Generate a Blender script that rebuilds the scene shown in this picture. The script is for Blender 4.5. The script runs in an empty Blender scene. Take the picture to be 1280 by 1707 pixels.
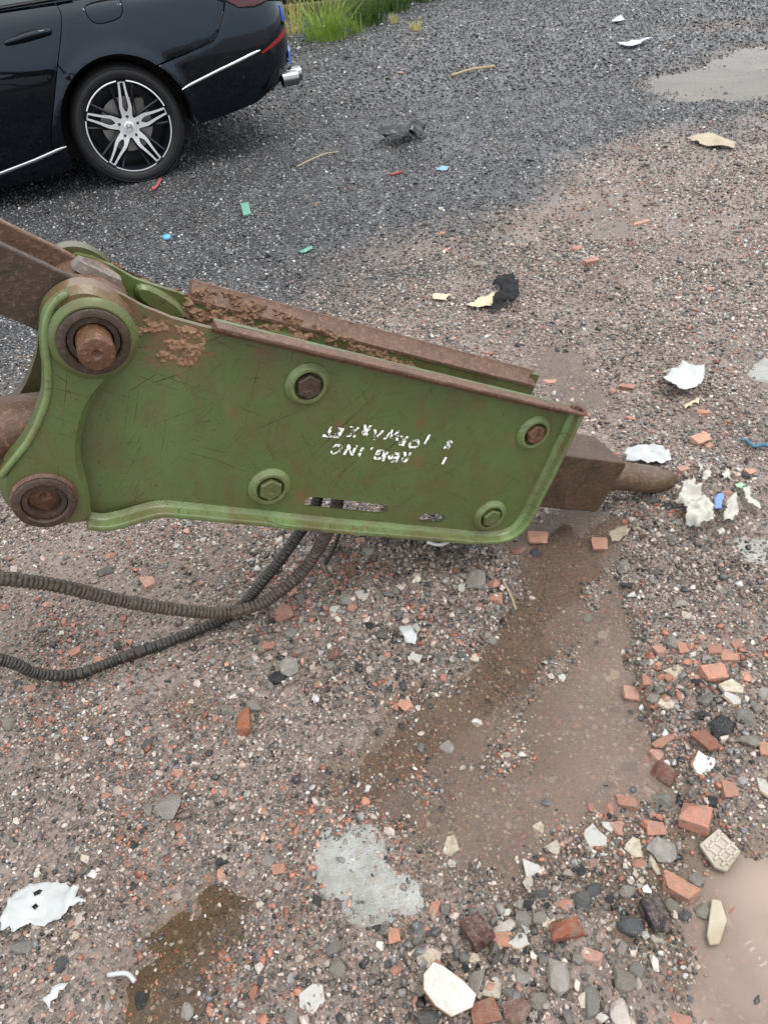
import bpy, bmesh, math, random
import numpy as np
from mathutils import Vector, Matrix, Euler
from mathutils.geometry import delaunay_2d_cdt
R = math.radians
random.seed(7); rng = np.random.default_rng(7)
SC = bpy.context.scene
COL = SC.collection

# ------------------------------------------------------------------ camera, sky, sun, exposure
cam_d = bpy.data.cameras.new('camera'); cam = bpy.data.objects.new('camera', cam_d); COL.objects.link(cam)
PITCH, ROLL, CAMH = R(40.91), R(6.90), 1.383
_f = Vector((0, math.cos(PITCH), -math.sin(PITCH))); _d = Vector((0, -math.sin(PITCH), -math.cos(PITCH))); _r = Vector((1, 0, 0))
_r2 = _r*math.cos(ROLL) + _d*math.sin(ROLL); _d2 = _d*math.cos(ROLL) - _r*math.sin(ROLL)
M3 = Matrix((_r2, -_d2, -_f)).transposed()
cam.matrix_world = Matrix.Translation((0, 0, CAMH)) @ M3.to_4x4()
cam_d.sensor_fit = 'VERTICAL'; cam_d.sensor_height = 24.0; cam_d.lens = 24.0*1240/1707
cam_d.clip_start = 0.05; cam_d.clip_end = 2000
SC.camera = cam

SUN_EL, SUN_AZ = R(62), R(105)          # azimuth measured from +Y towards +X
world = bpy.data.worlds.new('World'); SC.world = world; world.use_nodes = True
wn = world.node_tree; wn.nodes.clear()
wo = wn.nodes.new('ShaderNodeOutputWorld'); wb = wn.nodes.new('ShaderNodeBackground')
sky = wn.nodes.new('ShaderNodeTexSky'); sky.sky_type = 'NISHITA'; sky.sun_disc = False
sky.sun_elevation = SUN_EL; sky.sun_rotation = SUN_AZ; sky.dust_density = 2.0; sky.air_density = 1.0
tc = wn.nodes.new('ShaderNodeTexCoord'); sep = wn.nodes.new('ShaderNodeSeparateXYZ')
wn.links.new(tc.outputs['Generated'], sep.inputs[0])
rp = wn.nodes.new('ShaderNodeValToRGB')          # overcast cloud: zenith brighter than horizon
rp.color_ramp.elements[0].position = 0.0; rp.color_ramp.elements[0].color = (.46, .50, .56, 1)
rp.color_ramp.elements[1].position = 1.0; rp.color_ramp.elements[1].color = (1.0, .985, .965, 1)
wn.links.new(sep.outputs['Z'], rp.inputs[0])
sc_ = wn.nodes.new('ShaderNodeVectorMath'); sc_.operation = 'SCALE'; sc_.inputs['Scale'].default_value = 15.5
wn.links.new(rp.outputs[0], sc_.inputs[0])
mx = wn.nodes.new('ShaderNodeMix'); mx.data_type = 'RGBA'; mx.inputs[0].default_value = 0.93
wn.links.new(sky.outputs[0], mx.inputs[6]); wn.links.new(sc_.outputs[0], mx.inputs[7])
wn.links.new(mx.outputs[2], wb.inputs[0]); wb.inputs[1].default_value = 0.10
wn.links.new(wb.outputs[0], wo.inputs[0])
sun_d = bpy.data.lights.new('sun', 'SUN'); sun = bpy.data.objects.new('sun', sun_d); COL.objects.link(sun)
sun_d.energy = 1.0; sun_d.angle = R(24); sun_d.color = (1.0, .97, .92)
_sd = Vector((math.cos(SUN_EL)*math.sin(SUN_AZ), math.cos(SUN_EL)*math.cos(SUN_AZ), math.sin(SUN_EL)))
sun.rotation_euler = _sd.to_track_quat('Z', 'Y').to_euler(); sun.location = (0, 0, 8)
SC.view_settings.view_transform = 'Standard'; SC.view_settings.look = 'None'
SC.view_settings.exposure = 0.68; SC.view_settings.gamma = 1.0; SC.view_settings.use_curve_mapping = False
SC.render.engine = 'CYCLES'
try:
    SC.cycles.max_bounces = 6; SC.cycles.transparent_max_bounces = 12; SC.cycles.use_denoising = True
except Exception: pass

# ------------------------------------------------------------------ node helper
def lin(r, g, b): return tuple(1.19*((c/255)/12.92 if c/255 <= .04045 else ((c/255+.055)/1.055)**2.4) for c in (r, g, b)) + (1.0,)
class NT:
    def __init__(s, name):
        s.m = bpy.data.materials.new(name); s.m.use_nodes = True; s.t = s.m.node_tree
        s.b = s.t.nodes['Principled BSDF']; s.out = s.t.nodes['Material Output']
        s._o = None
    def n(s, ty, **k):
        x = s.t.nodes.new(ty)
        for a, v in k.items(): setattr(x, a, v)
        return x
    def put(s, sock, v):
        if v is None: return
        if hasattr(v, 'is_linked') or hasattr(v, 'links'): s.t.links.new(v, sock)
        else: sock.default_value = v
    def obj(s):
        if s._o is None: s._o = s.n('ShaderNodeTexCoord').outputs['Object']
        return s._o
    def pos(s): return s.n('ShaderNodeNewGeometry').outputs['Position']
    def mapp(s, v, scale=(1, 1, 1), rot=(0, 0, 0), loc=(0, 0, 0)):
        x = s.n('ShaderNodeMapping'); s.put(x.inputs[0], v); x.inputs['Scale'].default_value = scale
        x.inputs['Rotation'].default_value = rot; x.inputs['Location'].default_value = loc; return x.outputs[0]
    def noise(s, v, scale, detail=4, rough=.55, dist=0, col=False):
        x = s.n('ShaderNodeTexNoise'); s.put(x.inputs['Vector'], v); x.inputs['Scale'].default_value = scale
        x.inputs['Detail'].default_value = detail; x.inputs['Roughness'].default_value = rough; x.inputs['Distortion'].default_value = dist
        return x.outputs['Color' if col else 0]
    def vor(s, v, scale, out='Distance', feat='F1', rnd=1.0):
        x = s.n('ShaderNodeTexVoronoi', feature=feat); s.put(x.inputs['Vector'], v); x.inputs['Scale'].default_value = scale
        x.inputs['Randomness'].default_value = rnd; return x.outputs[out]
    def ramp(s, v, *st):
        x = s.n('ShaderNodeValToRGB'); e = x.color_ramp.elements
        while len(e) < len(st): e.new(.5)
        for el, (p, c) in zip(e, st):
            el.position = p; el.color = c if isinstance(c, tuple) else (c, c, c, 1)
        s.put(x.inputs[0], v); return x.outputs[0]
    def step(s, v, a, b): return s.ramp(v, (a, 0.), (b, 1.))
    def mix(s, f, a, b, mode='MIX'):
        x = s.n('ShaderNodeMix', data_type='RGBA', blend_type=mode); s.put(x.inputs[0], f); s.put(x.inputs[6], a); s.put(x.inputs[7], b); return x.outputs[2]
    def math(s, op, a, b=None, clamp=False):
        x = s.n('ShaderNodeMath', operation=op, use_clamp=clamp); s.put(x.inputs[0], a); s.put(x.inputs[1], b); return x.outputs[0]
    def bump(s, hgt, dist=.002, strength=1.0, nrm=None):
        x = s.n('ShaderNodeBump'); s.put(x.inputs['Height'], hgt); x.inputs['Distance'].default_value = dist; x.inputs['Strength'].default_value = strength
        if nrm is not None: s.put(x.inputs['Normal'], nrm)
        return x.outputs[0]
    def attr(s, name, ty='GEOMETRY', out='Color'):
        x = s.n('ShaderNodeAttribute', attribute_name=name, attribute_type=ty); return x.outputs[out]
    def set(s, col=None, rough=None, metal=None, spec=None, nrm=None, coat=None, coat_r=None):
        for k, v in (('Base Color', col), ('Roughness', rough), ('Metallic', metal), ('Specular IOR Level', spec), ('Normal', nrm), ('Coat Weight', coat), ('Coat Roughness', coat_r)):
            s.put(s.b.inputs[k], v)
        return s.m

# ------------------------------------------------------------------ mesh helpers
def mesh_obj(name, verts, faces, mat=None, parent=None, smooth=False, mats=None, fmat=None):
    me = bpy.data.meshes.new(name); me.from_pydata([tuple(v) for v in verts], [], [tuple(f) for f in faces]); me.update()
    o = bpy.data.objects.new(name, me); COL.objects.link(o)
    for m in (mats or ([mat] if mat else [])): me.materials.append(m)
    if fmat is not None: me.polygons.foreach_set('material_index', np.array(fmat, dtype=np.int32))
    if smooth: me.polygons.foreach_set('use_smooth', np.ones(len(me.polygons), dtype=bool))
    if parent is not None: o.parent = parent
    return o
def fixn(o):
    bm = bmesh.new(); bm.from_mesh(o.data); bmesh.ops.recalc_face_normals(bm, faces=bm.faces); bm.to_mesh(o.data); bm.free(); return o
def bevel(o, w=.002, seg=2, ang=35):
    m = o.modifiers.new('bevel', 'BEVEL'); m.width = w; m.segments = seg; m.limit_method = 'ANGLE'; m.angle_limit = R(ang); return o
def sharp(o, ang=35):
    o.data.polygons.foreach_set('use_smooth', np.ones(len(o.data.polygons), dtype=bool))
    try: o.data.set_sharp_from_angle(angle=R(ang))
    except Exception: pass
    return o
def tag(o, label=None, cat=None, group=None, kind=None):
    for k, v in (('label', label), ('category', cat), ('group', group), ('kind', kind)):
        if v: o[k] = v
    return o
def empty(name, loc=(0, 0, 0), rz=0.0):
    o = bpy.data.objects.new(name, None); COL.objects.link(o); o.location = loc; o.rotation_euler = (0, 0, rz); o.empty_display_size = .1; return o
def lathe(prof, n=48, axis='y', caps=False):
    """prof: list of (axial, radius) turned about the axis"""
    V, F = [], []
    for a, r in prof:
        for k in range(n):
            t = 2*math.pi*k/n
            V.append((r*math.cos(t), a, r*math.sin(t)))
    for i in range(len(prof)-1):
        for k in range(n):
            F.append((i*n+k, i*n+(k+1) % n, (i+1)*n+(k+1) % n, (i+1)*n+k))
    if caps:
        F.append(tuple(range(n))); F.append(tuple((len(prof)-1)*n+k for k in range(n)))
    return V, F
def shift(V, d): return [(v[0]+d[0], v[1]+d[1], v[2]+d[2]) for v in V]
def pip(pts, poly):
    pts = np.asarray(pts, float); x, y = pts[:, 0], pts[:, 1]; ins = np.zeros(len(pts), bool); n = len(poly)
    for i in range(n):
        x1, y1 = poly[i]; x2, y2 = poly[(i+1) % n]
        c = ((y1 > y) != (y2 > y)) & (x < (x2-x1)*(y-y1)/((y2-y1) if y2 != y1 else 1e-12)+x1); ins ^= c
    return ins
def pdist(pts, poly, closed=True):
    pts = np.asarray(pts, float); d = np.full(len(pts), 1e9); n = len(poly)
    for i in range(n if closed else n-1):
        a = np.array(poly[i]); b = np.array(poly[(i+1) % n]); ab = b-a; t = np.clip(((pts-a)@ab)/max(ab@ab, 1e-12), 0, 1)
        d = np.minimum(d, np.hypot(*(pts-a-t[:, None]*ab).T))
    return d
def resample(poly, step, closed=True):
    out = []; n = len(poly)
    for i in range(n if closed else n-1):
        a = np.array(poly[i], float); b = np.array(poly[(i+1) % n], float); k = max(1, int(round(np.linalg.norm(b-a)/step)))
        for j in range(k): out.append(tuple(a+(b-a)*j/k))
    if not closed: out.append(tuple(poly[-1]))
    return out
def smooth_poly(poly, it=2, closed=True):
    P = [np.array(p, float) for p in poly]
    for _ in range(it):
        Q = []; n = len(P)
        for i in range(n if closed else n-1):
            a, b = P[i], P[(i+1) % n]; Q += [a*.75+b*.25, a*.25+b*.75]
        if not closed: Q = [P[0]]+Q+[P[-1]]
        P = Q
    return [tuple(p) for p in P]
def inset(poly, d):
    P = np.array(poly, float); n = len(P); A = .5*np.sum(P[:, 0]*np.roll(P[:, 1], -1)-np.roll(P[:, 0], -1)*P[:, 1]); sg = 1 if A > 0 else -1
    e = np.roll(P, -1, 0)-P; e /= np.linalg.norm(e, axis=1)[:, None]+1e-12; nr = sg*np.c_[-e[:, 1], e[:, 0]]
    m = nr+np.roll(nr, 1, 0); m /= np.linalg.norm(m, axis=1)[:, None]+1e-12; c = np.clip(np.sum(m*nr, 1), .5, 1)
    return [tuple(p) for p in P+m*(d/c)[:, None]]
def cdt(outline, holes=(), grid=None, margin=.5):
    """triangulate a polygon with holes, optionally with interior grid points; returns pts, tris, loops"""
    V = []; E = []; loops = []
    for lp in [outline]+list(holes):
        s = len(V); V += [Vector(p) for p in lp]; k = len(lp); E += [(s+i, s+(i+1) % k) for i in range(k)]; loops.append(list(range(s, s+k)))
    if grid:
        P = np.array(outline); a, b = P.min(0), P.max(0)
        gx, gy = np.meshgrid(np.arange(a[0], b[0], grid), np.arange(a[1], b[1], grid)); q = np.c_[gx.ravel(), gy.ravel()]+rng.normal(0, grid*.02, (gx.size, 2))
        k = pip(q, outline) & (pdist(q, outline) > grid*margin)
        for hh in holes: k &= ~pip(q, hh) & (pdist(q, hh) > grid*margin)
        V += [Vector(p) for p in q[k]]
    vo, eo, fo, ov, oe, of = delaunay_2d_cdt(V, E, [], 0, 1e-6)
    mp = {}
    for i, l in enumerate(ov):
        for j in l: mp[j] = i
    pts = np.array([tuple(v) for v in vo]); tri = np.array([f for f in fo if len(f) == 3]); c = pts[tri].mean(1)
    k = pip(c, outline)
    for hh in holes: k &= ~pip(c, hh)
    return pts, tri[k], [[mp[j] for j in lp] for lp in loops]
def plate(name, outline, holes, off, th, mat, parent, grid=None, chamfer=0.0, fn=None, side=-1):
    """plate in a local x,z plane; front face at y=off facing side*y, thickness th behind it; fn(x,z) adds to y"""
    fo = inset(outline, chamfer) if chamfer else outline
    p, t, lp = cdt(fo, holes, grid)
    fz = fn if fn else (lambda q: np.zeros(len(q)))
    y0 = off+fz(p); n = len(p)
    V = [(a[0], y, a[1]) for a, y in zip(p, y0)]; F = [tuple(f) for f in t]
    if chamfer:
        ob = np.array(outline); yb = off+fz(ob)-side*chamfer; yk = off+fz(ob)-side*th
        s1 = len(V); V += [(a[0], y, a[1]) for a, y in zip(ob, yb)]; s2 = len(V); V += [(a[0], y, a[1]) for a, y in zip(ob, yk)]; k = len(ob)
        for i in range(k):
            j = (i+1) % k; F += [(lp[0][i], lp[0][j], s1+j, s1+i), (s1+i, s1+j, s2+j, s2+i)]
        for l in lp[1:]:
            s3 = len(V); V += [(p[i][0], y0[i]-side*th, p[i][1]) for i in l]
            for i in range(len(l)): j = (i+1) % len(l); F.append((l[i], l[j], s3+j, s3+i))
        pb, tb, lb = cdt(outline, holes); s4 = len(V); V += [(a[0], y-side*th, a[1]) for a, y in zip(pb, off+fz(pb))]; F += [tuple(s4+i for i in f[::-1]) for f in tb]
    else:
        V += [(a[0], y-side*th, a[1]) for a, y in zip(p, y0)]; F += [tuple(n+i for i in f[::-1]) for f in t]
        for l in lp:
            for i in range(len(l)): j = (i+1) % len(l); F.append((l[i], l[j], n+l[j], n+l[i]))
    o = mesh_obj(name, V, F, mat, parent)
    bm = bmesh.new(); bm.from_mesh(o.data); bmesh.ops.remove_doubles(bm, verts=bm.verts, dist=1e-6); bmesh.ops.recalc_face_normals(bm, faces=bm.faces); bm.to_mesh(o.data); bm.free()
    return o
def circle(c, r, n=40): return [(c[0]+r*math.cos(2*math.pi*k/n), c[1]+r*math.sin(2*math.pi*k/n)) for k in range(n)]
def slot(a, b, r, n=10):
    a = np.array(a); b = np.array(b); t = math.atan2(*(b-a)[::-1]); out = []
    for k in range(n+1): u = t-math.pi/2+math.pi*k/n; out.append((b[0]+r*math.cos(u), b[1]+r*math.sin(u)))
    for k in range(n+1): u = t+math.pi/2+math.pi*k/n; out.append((a[0]+r*math.cos(u), a[1]+r*math.sin(u)))
    return out
def hull(pts, name, mat=None):
    bm = bmesh.new()
    for p in pts: bm.verts.new(p)
    r = bmesh.ops.convex_hull(bm, input=bm.verts)
    bmesh.ops.delete(bm, geom=[v for v in bm.verts if not v.link_faces], context='VERTS')
    me = bpy.data.meshes.new(name); bm.to_mesh(me); bm.free()
    if mat: me.materials.append(mat)
    return me
def catmull(P, n):
    P = [np.array(p, float) for p in P]; P = [2*P[0]-P[1]]+P+[2*P[-1]-P[-2]]; out = []
    for i in range(1, len(P)-2):
        for k in range(n):
            t = k/n; out.append(.5*((2*P[i])+(-P[i-1]+P[i+1])*t+(2*P[i-1]-5*P[i]+4*P[i+1]-P[i+2])*t*t+(-P[i-1]+3*P[i]-3*P[i+1]+P[i+2])*t**3))
    out.append(P[-2]); return np.array(out)
def tube(path, rad, n=16, cap=True):
    """tube along a polyline, rad a number or list"""
    P = np.array(path, float); m = len(P); rad = np.broadcast_to(rad, (m,))
    T = np.gradient(P, axis=0); T /= np.linalg.norm(T, axis=1)[:, None]
    up = np.array([0, 0, 1.]) if abs(T[0][2]) < .9 else np.array([1., 0, 0]); a = np.cross(T[0], up); a /= np.linalg.norm(a); V = []; F = []
    for i in range(m):
        a = a-T[i]*(a@T[i]); a /= np.linalg.norm(a); b = np.cross(T[i], a)
        for k in range(n):
            u = 2*math.pi*k/n; V.append(tuple(P[i]+rad[i]*(a*math.cos(u)+b*math.sin(u))))
    for i in range(m-1):
        for k in range(n): F.append((i*n+k, i*n+(k+1) % n, (i+1)*n+(k+1) % n, (i+1)*n+k))
    if cap: F += [tuple(range(n))[::-1], tuple((m-1)*n+k for k in range(n))]
    return V, F
def box(a, b):
    V = [(x, y, z) for x in (a[0], b[0]) for y in (a[1], b[1]) for z in (a[2], b[2])]
    return V, [(0, 1, 3, 2), (4, 6, 7, 5), (0, 4, 5, 1), (2, 3, 7, 6), (0, 2, 6, 4), (1, 5, 7, 3)]

# ------------------------------------------------------------------ value noise in numpy
def _h(ix, iy, s):
    n = (ix.astype(np.int64)*374761393+iy.astype(np.int64)*668265263+s*1274126177) & 0xffffffff
    n = ((n ^ (n >> 13))*1274126177) & 0xffffffff; n = (n ^ (n >> 16))
    return (n & 0xffff)/65535.0
def vn(x, y, s=0):
    ix, iy = np.floor(x), np.floor(y); fx, fy = x-ix, y-iy; fx = fx*fx*(3-2*fx); fy = fy*fy*(3-2*fy)
    a, b, c, d = _h(ix, iy, s), _h(ix+1, iy, s), _h(ix, iy+1, s), _h(ix+1, iy+1, s)
    return (a*(1-fx)+b*fx)*(1-fy)+(c*(1-fx)+d*fx)*fy
def fbm(x, y, f, o=4, s=0, g=.5):
    t = 0; a = 1; w = 0
    for k in range(o): t = t+a*vn(x*f+17.3*k, y*f-9.1*k, s+k); w += a; a *= g; f *= 2.03
    return t/w
def sstep(v, a, b): t = np.clip((v-a)/(b-a), 0, 1); return t*t*(3-2*t)

# ------------------------------------------------------------------ the ground: heights and zones
PUDDLES = dict(
 pond=[(2.232, 5.766), (2.476, 6.139), (2.804, 6.397), (3.167, 6.588), (3.611, 6.717), (2.978, 5.326), (2.681, 5.378), (2.425, 5.55)],
 film=[(3.033, 7.88), (3.376, 7.972), (4.112, 7.75), (3.846, 7.202), (3.312, 7.406)],
 channel=[(0.32, 1.404), (0.429, 1.493), (0.585, 1.49), (0.596, 1.367), (0.527, 1.248), (0.459, 1.14), (0.396, 1.041), (0.297, 0.973), (0.223, 0.876), (0.127, 0.765), (0.026, 0.727), (-0.069, 0.714), (-0.161, 0.789), (-0.108, 0.864), (0.001, 0.937), (0.117, 1.016), (0.233, 1.12), (0.316, 1.242)],
 basin=[(0.527, 1.248), (0.573, 1.16), (0.552, 1.018), (0.475, 0.87), (0.507, 0.753), (0.467, 0.707), (0.514, 0.595), (0.654, 0.567), (0.502, 0.261), (0.338, 0.277), (0.348, 0.406), (0.28, 0.44), (0.255, 0.53), (0.139, 0.533), (0.057, 0.553), (-0.007, 0.647), (0.001, 0.717), (0.127, 0.765), (0.223, 0.876), (0.297, 0.973), (0.396, 1.041), (0.459, 1.14)],
 corner=[(-0.521, 0.548), (-0.452, 0.591), (-0.388, 0.61), (-0.33, 0.582), (-0.332, 0.517), (-0.343, 0.463), (-0.325, 0.343), (-0.488, 0.36), (-0.546, 0.457)],
 sheen_a=[(0.584, 2.358), (0.765, 2.381), (0.827, 2.094), (0.713, 1.853), (0.6, 1.997)],
 sheen_b=[(0.894, 3.594), (1.285, 3.822), (1.47, 3.562), (1.203, 3.189), (0.907, 3.297)],
 small=[(-0.558, 1.04), (-0.514, 1.072), (-0.456, 1.05), (-0.435, 0.983), (-0.5, 0.969)])
DEPTH = dict(pond=.030, film=.014, channel=.026, basin=.029, corner=.020, small=.018, sheen_a=.018, sheen_b=.018)
EDGE = dict(pond=.5, film=.2, channel=.05, basin=.06, corner=.06, small=.05, sheen_a=.10, sheen_b=.14)
DARK_EDGE = [(-2.585, 1.988), (-1.638, 2.055), (-1.191, 2.314), (-0.742, 2.834), (-0.327, 3.059), (0.123, 3.147), (0.415, 3.329), (0.784, 3.631), (1.159, 4.043), (1.678, 4.439), (2.209, 4.721), (2.765, 5.048), (3.817, 5.456)]
FLATS = [[(0.554, 2.322), (0.733, 2.344), (0.808, 2.099), (0.691, 1.841), (0.6, 1.997)], [(0.902, 3.632), (1.293, 3.848), (1.47, 3.562), (1.203, 3.189), (0.904, 3.283)], [(1.72, 3.393), (2.039, 3.531), (1.781, 2.939), (1.605, 3.061)], [(-1.008, 1.651), (-0.582, 1.601), (-0.423, 1.322), (-0.609, 1.232), (-0.973, 1.411)]]
MOUNDS = [((-0.084, 1.298), .20, .070), ((0.079, 1.389), .16, .055), ((-0.139, 1.498), .16, .05), ((0.636, 0.955), .13, .022), ((0.88, 1.548), .10, .030), ((0.11, 0.397), .22, .016), ((0.39, 0.555), .16, .016), ((0.239, 0.473), .14, .012), ((0.654, 0.76), .12, .02)]
DE = sorted([tuple(p) for p in DARK_EDGE])
def dark_sd(x, y):
    """> 0 on the dark roadstone side (beyond the edge line)"""
    return y-np.interp(x, [p[0] for p in DE], [p[1] for p in DE])
def puddle_mask(x, y):
    P = np.c_[x, y]; best = np.zeros(len(P)); 
    for k, poly in PUDDLES.items():
        a = np.array(poly); m = EDGE[k]*1.2+({'pond': .35, 'film': .3}.get(k, .085))
        near = (x > a[:, 0].min()-m) & (x < a[:, 0].max()+m) & (y > a[:, 1].min()-m) & (y < a[:, 1].max()+m)
        if not near.any(): continue
        q = P[near]; d = pdist(q, poly); sd = np.where(pip(q, poly), d, -d); am = {'pond': .35, 'film': .3}.get(k, .085); sd = sd+am*(fbm(q[:, 0], q[:, 1], 1.6/am**.7, 4, 71, .6)-.5)*2
        best[near] = np.maximum(best[near], sstep(sd, -EDGE[k], EDGE[k]*1.0)*DEPTH[k])
    return best
def flat_mask(x, y):
    P = np.c_[x, y]; b = np.zeros(len(P))
    for poly in FLATS:
        d = pdist(P, poly); sd = np.where(pip(P, poly), d, -d); b = np.maximum(b, sstep(sd, -.16, .12))
    return b
def height(x, y):
    x = np.asarray(x, float); y = np.asarray(y, float)
    z = .014+.020*(fbm(x, y, 1.1, 2, 3)-.5)+.014*(fbm(x, y, 5, 3, 11)-.5)+.007*(fbm(x, y, 22, 2, 23)-.5)
    z -= puddle_mask(x, y)
    for (c, r, h) in MOUNDS: z += h*np.exp(-((x-c[0])**2+(y-c[1])**2)/(r*r))*(.7+.6*fbm(x, y, 14, 2, 5))
    z += sstep(y, 9.5, 14)*.10
    z += .5*sstep(np.hypot(x, y-5), 30, 160)*fbm(x, y, .03, 2, 8)
    return z
def hz(x, y): return float(height(np.array([x]), np.array([y]))[0])

# terrain sheet: fine near the machine, coarse to the horizon
def axis_pts(c0, c1, fine, grow, lo, hi):
    a = list(np.arange(c0, c1, fine)); s = fine; v = c1
    while v < hi: a.append(v); s *= grow; v += s
    a.append(hi); s = fine; v = c0-fine
    while v > lo: a.insert(0, v); s *= grow; v -= s
    a.insert(0, lo); return np.array(a)
gxs = axis_pts(-1.3, 1.7, .009, 1.03, -300, 300); gys = axis_pts(.25, 2.4, .009, 1.022, -250, 400)
GX, GY = np.meshgrid(gxs, gys); gx, gy = GX.ravel(), GY.ravel(); gz = height(gx, gy)
nx, ny = len(gxs), len(gys); ii = (np.arange(ny-1)[:, None]*nx+np.arange(nx-1)[None]).ravel()
me = bpy.data.meshes.new('ground'); me.vertices.add(nx*ny); me.vertices.foreach_set('co', np.c_[gx, gy, gz].ravel())
fq = np.c_[ii, ii+1, ii+nx+1, ii+nx].ravel(); me.loops.add(len(fq)); me.loops.foreach_set('vertex_index', fq.astype(np.int32))
me.polygons.add(len(ii)); me.polygons.foreach_set('loop_start', (np.arange(len(ii))*4).astype(np.int32))
me.polygons.foreach_set('use_smooth', np.ones(len(ii), bool)); me.update(calc_edges=True)
jag = .5*(fbm(gx, gy, 2.2, 3, 40)-.5)
zone = sstep(dark_sd(gx, gy)+jag*2.6, -.6, .6)
at = me.color_attributes.new('zone', 'FLOAT_COLOR', 'POINT')
fl = flat_mask(gx, gy); wet = sstep(puddle_mask(gx, gy), .002, .018)
at.data.foreach_set('color', np.c_[zone, fl, wet, np.ones(len(gx))].astype(np.float32).ravel())
ground = bpy.data.objects.new('ground', me); COL.objects.link(ground)
tag(ground, 'wet gravel yard strewn with rubble', None, None, 'structure')

t = NT('ground_gravel'); p = t.pos(); z = t.attr('zone'); sp = t.n('ShaderNodeSeparateColor'); t.put(sp.inputs[0], z)
dk, flt, wt = sp.outputs[0], sp.outputs[1], sp.outputs[2]
v1 = t.n('ShaderNodeTexVoronoi'); t.put(v1.inputs['Vector'], p); v1.inputs['Scale'].default_value = 110
hs = t.n('ShaderNodeSeparateColor'); t.put(hs.inputs[0], v1.outputs['Color'])
tan = t.ramp(hs.outputs[0], (0, lin(56, 52, 50)), (.2, lin(98, 90, 84)), (.5, lin(128, 117, 109)), (.75, lin(144, 132, 123)), (.95, lin(152, 122, 107)), (1., lin(188, 180, 170)))
blk = t.ramp(hs.outputs[0], (0, lin(26, 27, 29)), (.35, lin(50, 52, 55)), (.7, lin(78, 80, 84)), (.93, lin(112, 112, 112)), (1., lin(175, 172, 168)))
fine = t.noise(p, 420, 3, .6)
cg = t.mix(dk, tan, blk)
cg = t.mix(t.math('MULTIPLY', fine, .8), cg, t.mix(dk, lin(126, 115, 107), lin(60, 62, 66)))
cg = t.mix(t.math('MULTIPLY', flt, .45), cg, lin(138, 126, 117))
cg = t.mix(t.math('MULTIPLY', wt, .75), cg, lin(112, 96, 80))
big = t.noise(p, 3.0, 4, .6)
cg = t.mix(t.step(big, .35, .7), t.mix(1.0, cg, (.72, .70, .68, 1), 'MULTIPLY'), cg)
hgt = t.math('ADD', t.math('MULTIPLY', v1.outputs['Distance'], -1.2), t.math('MULTIPLY', fine, .5))
t.set(cg, t.mix(big, (.18,)*3+(1,), (.48,)*3+(1,)), 0, .5, t.bump(hgt, .006, 1.)); me.materials.append(t.m)

# ------------------------------------------------------------------ puddle water
RINGS = [(0.243, 0.823), (0.008, 0.655), (0.128, 0.771), (-0.383, 0.447), (0.513, 0.397), (0.562, 1.362)]
def water_mat(name, tint, silt_sheen, silt_sheen_col, rings):
    t = NT(name); p = t.pos(); hsum = t.math('MULTIPLY', t.noise(p, 14, 2, .5), .30)
    for (x, y), f, rr in rings:
        d = t.n('ShaderNodeVectorMath', operation='DISTANCE'); t.put(d.inputs[0], p); d.inputs[1].default_value = (x, y, 0)
        dd = d.outputs['Value']; s = t.math('SINE', t.math('MULTIPLY', dd, f)); e = t.math('SUBTRACT', 1.0, t.math('DIVIDE', dd, rr), True)
        hsum = t.math('ADD', hsum, t.math('MULTIPLY', t.math('MULTIPLY', s, t.math('MULTIPLY', e, e)), .80))
    nb = t.bump(hsum, .0020, .45)
    tr = t.n('ShaderNodeBsdfTransparent'); tr.inputs[0].default_value = tint
    df = t.n('ShaderNodeBsdfDiffuse'); df.inputs[0].default_value = silt_sheen_col  # pale layer: murky water plus sky sheen put into the colour
    gl = t.n('ShaderNodeBsdfGlossy'); gl.inputs['Roughness'].default_value = .07; t.put(gl.inputs['Normal'], nb)
    fr = t.n('ShaderNodeFresnel'); fr.inputs[0].default_value = 1.34; t.put(fr.inputs['Normal'], nb)
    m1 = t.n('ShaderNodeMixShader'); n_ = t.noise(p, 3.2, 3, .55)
    sa = t.math('ADD', t.math('MULTIPLY', t.attr('silt_sheen', 'GEOMETRY', 'Fac'), .9), .1); t.put(m1.inputs[0], t.math('MULTIPLY', t.math('MULTIPLY', t.math('ADD', t.step(n_, .3, .7), .6), silt_sheen/1.2), sa)); t.put(m1.inputs[1], tr.outputs[0]); t.put(m1.inputs[2], df.outputs[0])
    m2 = t.n('ShaderNodeMixShader'); t.put(m2.inputs[0], fr.outputs[0]); t.put(m2.inputs[1], m1.outputs[0]); t.put(m2.inputs[2], gl.outputs[0])
    t.t.links.new(m2.outputs[0], t.out.inputs['Surface']); t.t.nodes.remove(t.b); return t.m
def grow(poly, d): return inset(poly, -d)
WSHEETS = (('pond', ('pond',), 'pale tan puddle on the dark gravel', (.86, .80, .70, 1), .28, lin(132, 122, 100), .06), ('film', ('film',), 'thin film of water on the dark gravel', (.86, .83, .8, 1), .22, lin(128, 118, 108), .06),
 ('main', ('channel', 'basin'), 'shallow brown silty puddle with painted sky sheen around the brick rubble', (.88, .81, .73, 1), .50, lin(150, 133, 122), .018), ('corner', ('corner',), 'small dark brown puddle beside the torn white sheet', (.84, .77, .68, 1), .16, lin(112, 98, 80), .015), ('sheen_a', ('sheen_a',), 'thin pale water film beyond the front head', (.9, .86, .82, 1), .2, lin(150, 136, 126), .03), ('sheen_b', ('sheen_b',), 'thin pale water film at the edge of the dark gravel', (.9, .86, .82, 1), .2, lin(150, 136, 126), .04), ('small', ('small',), 'tiny puddle below the hoses', (.82, .76, .68, 1), .2, lin(128, 116, 104), .012))
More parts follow.
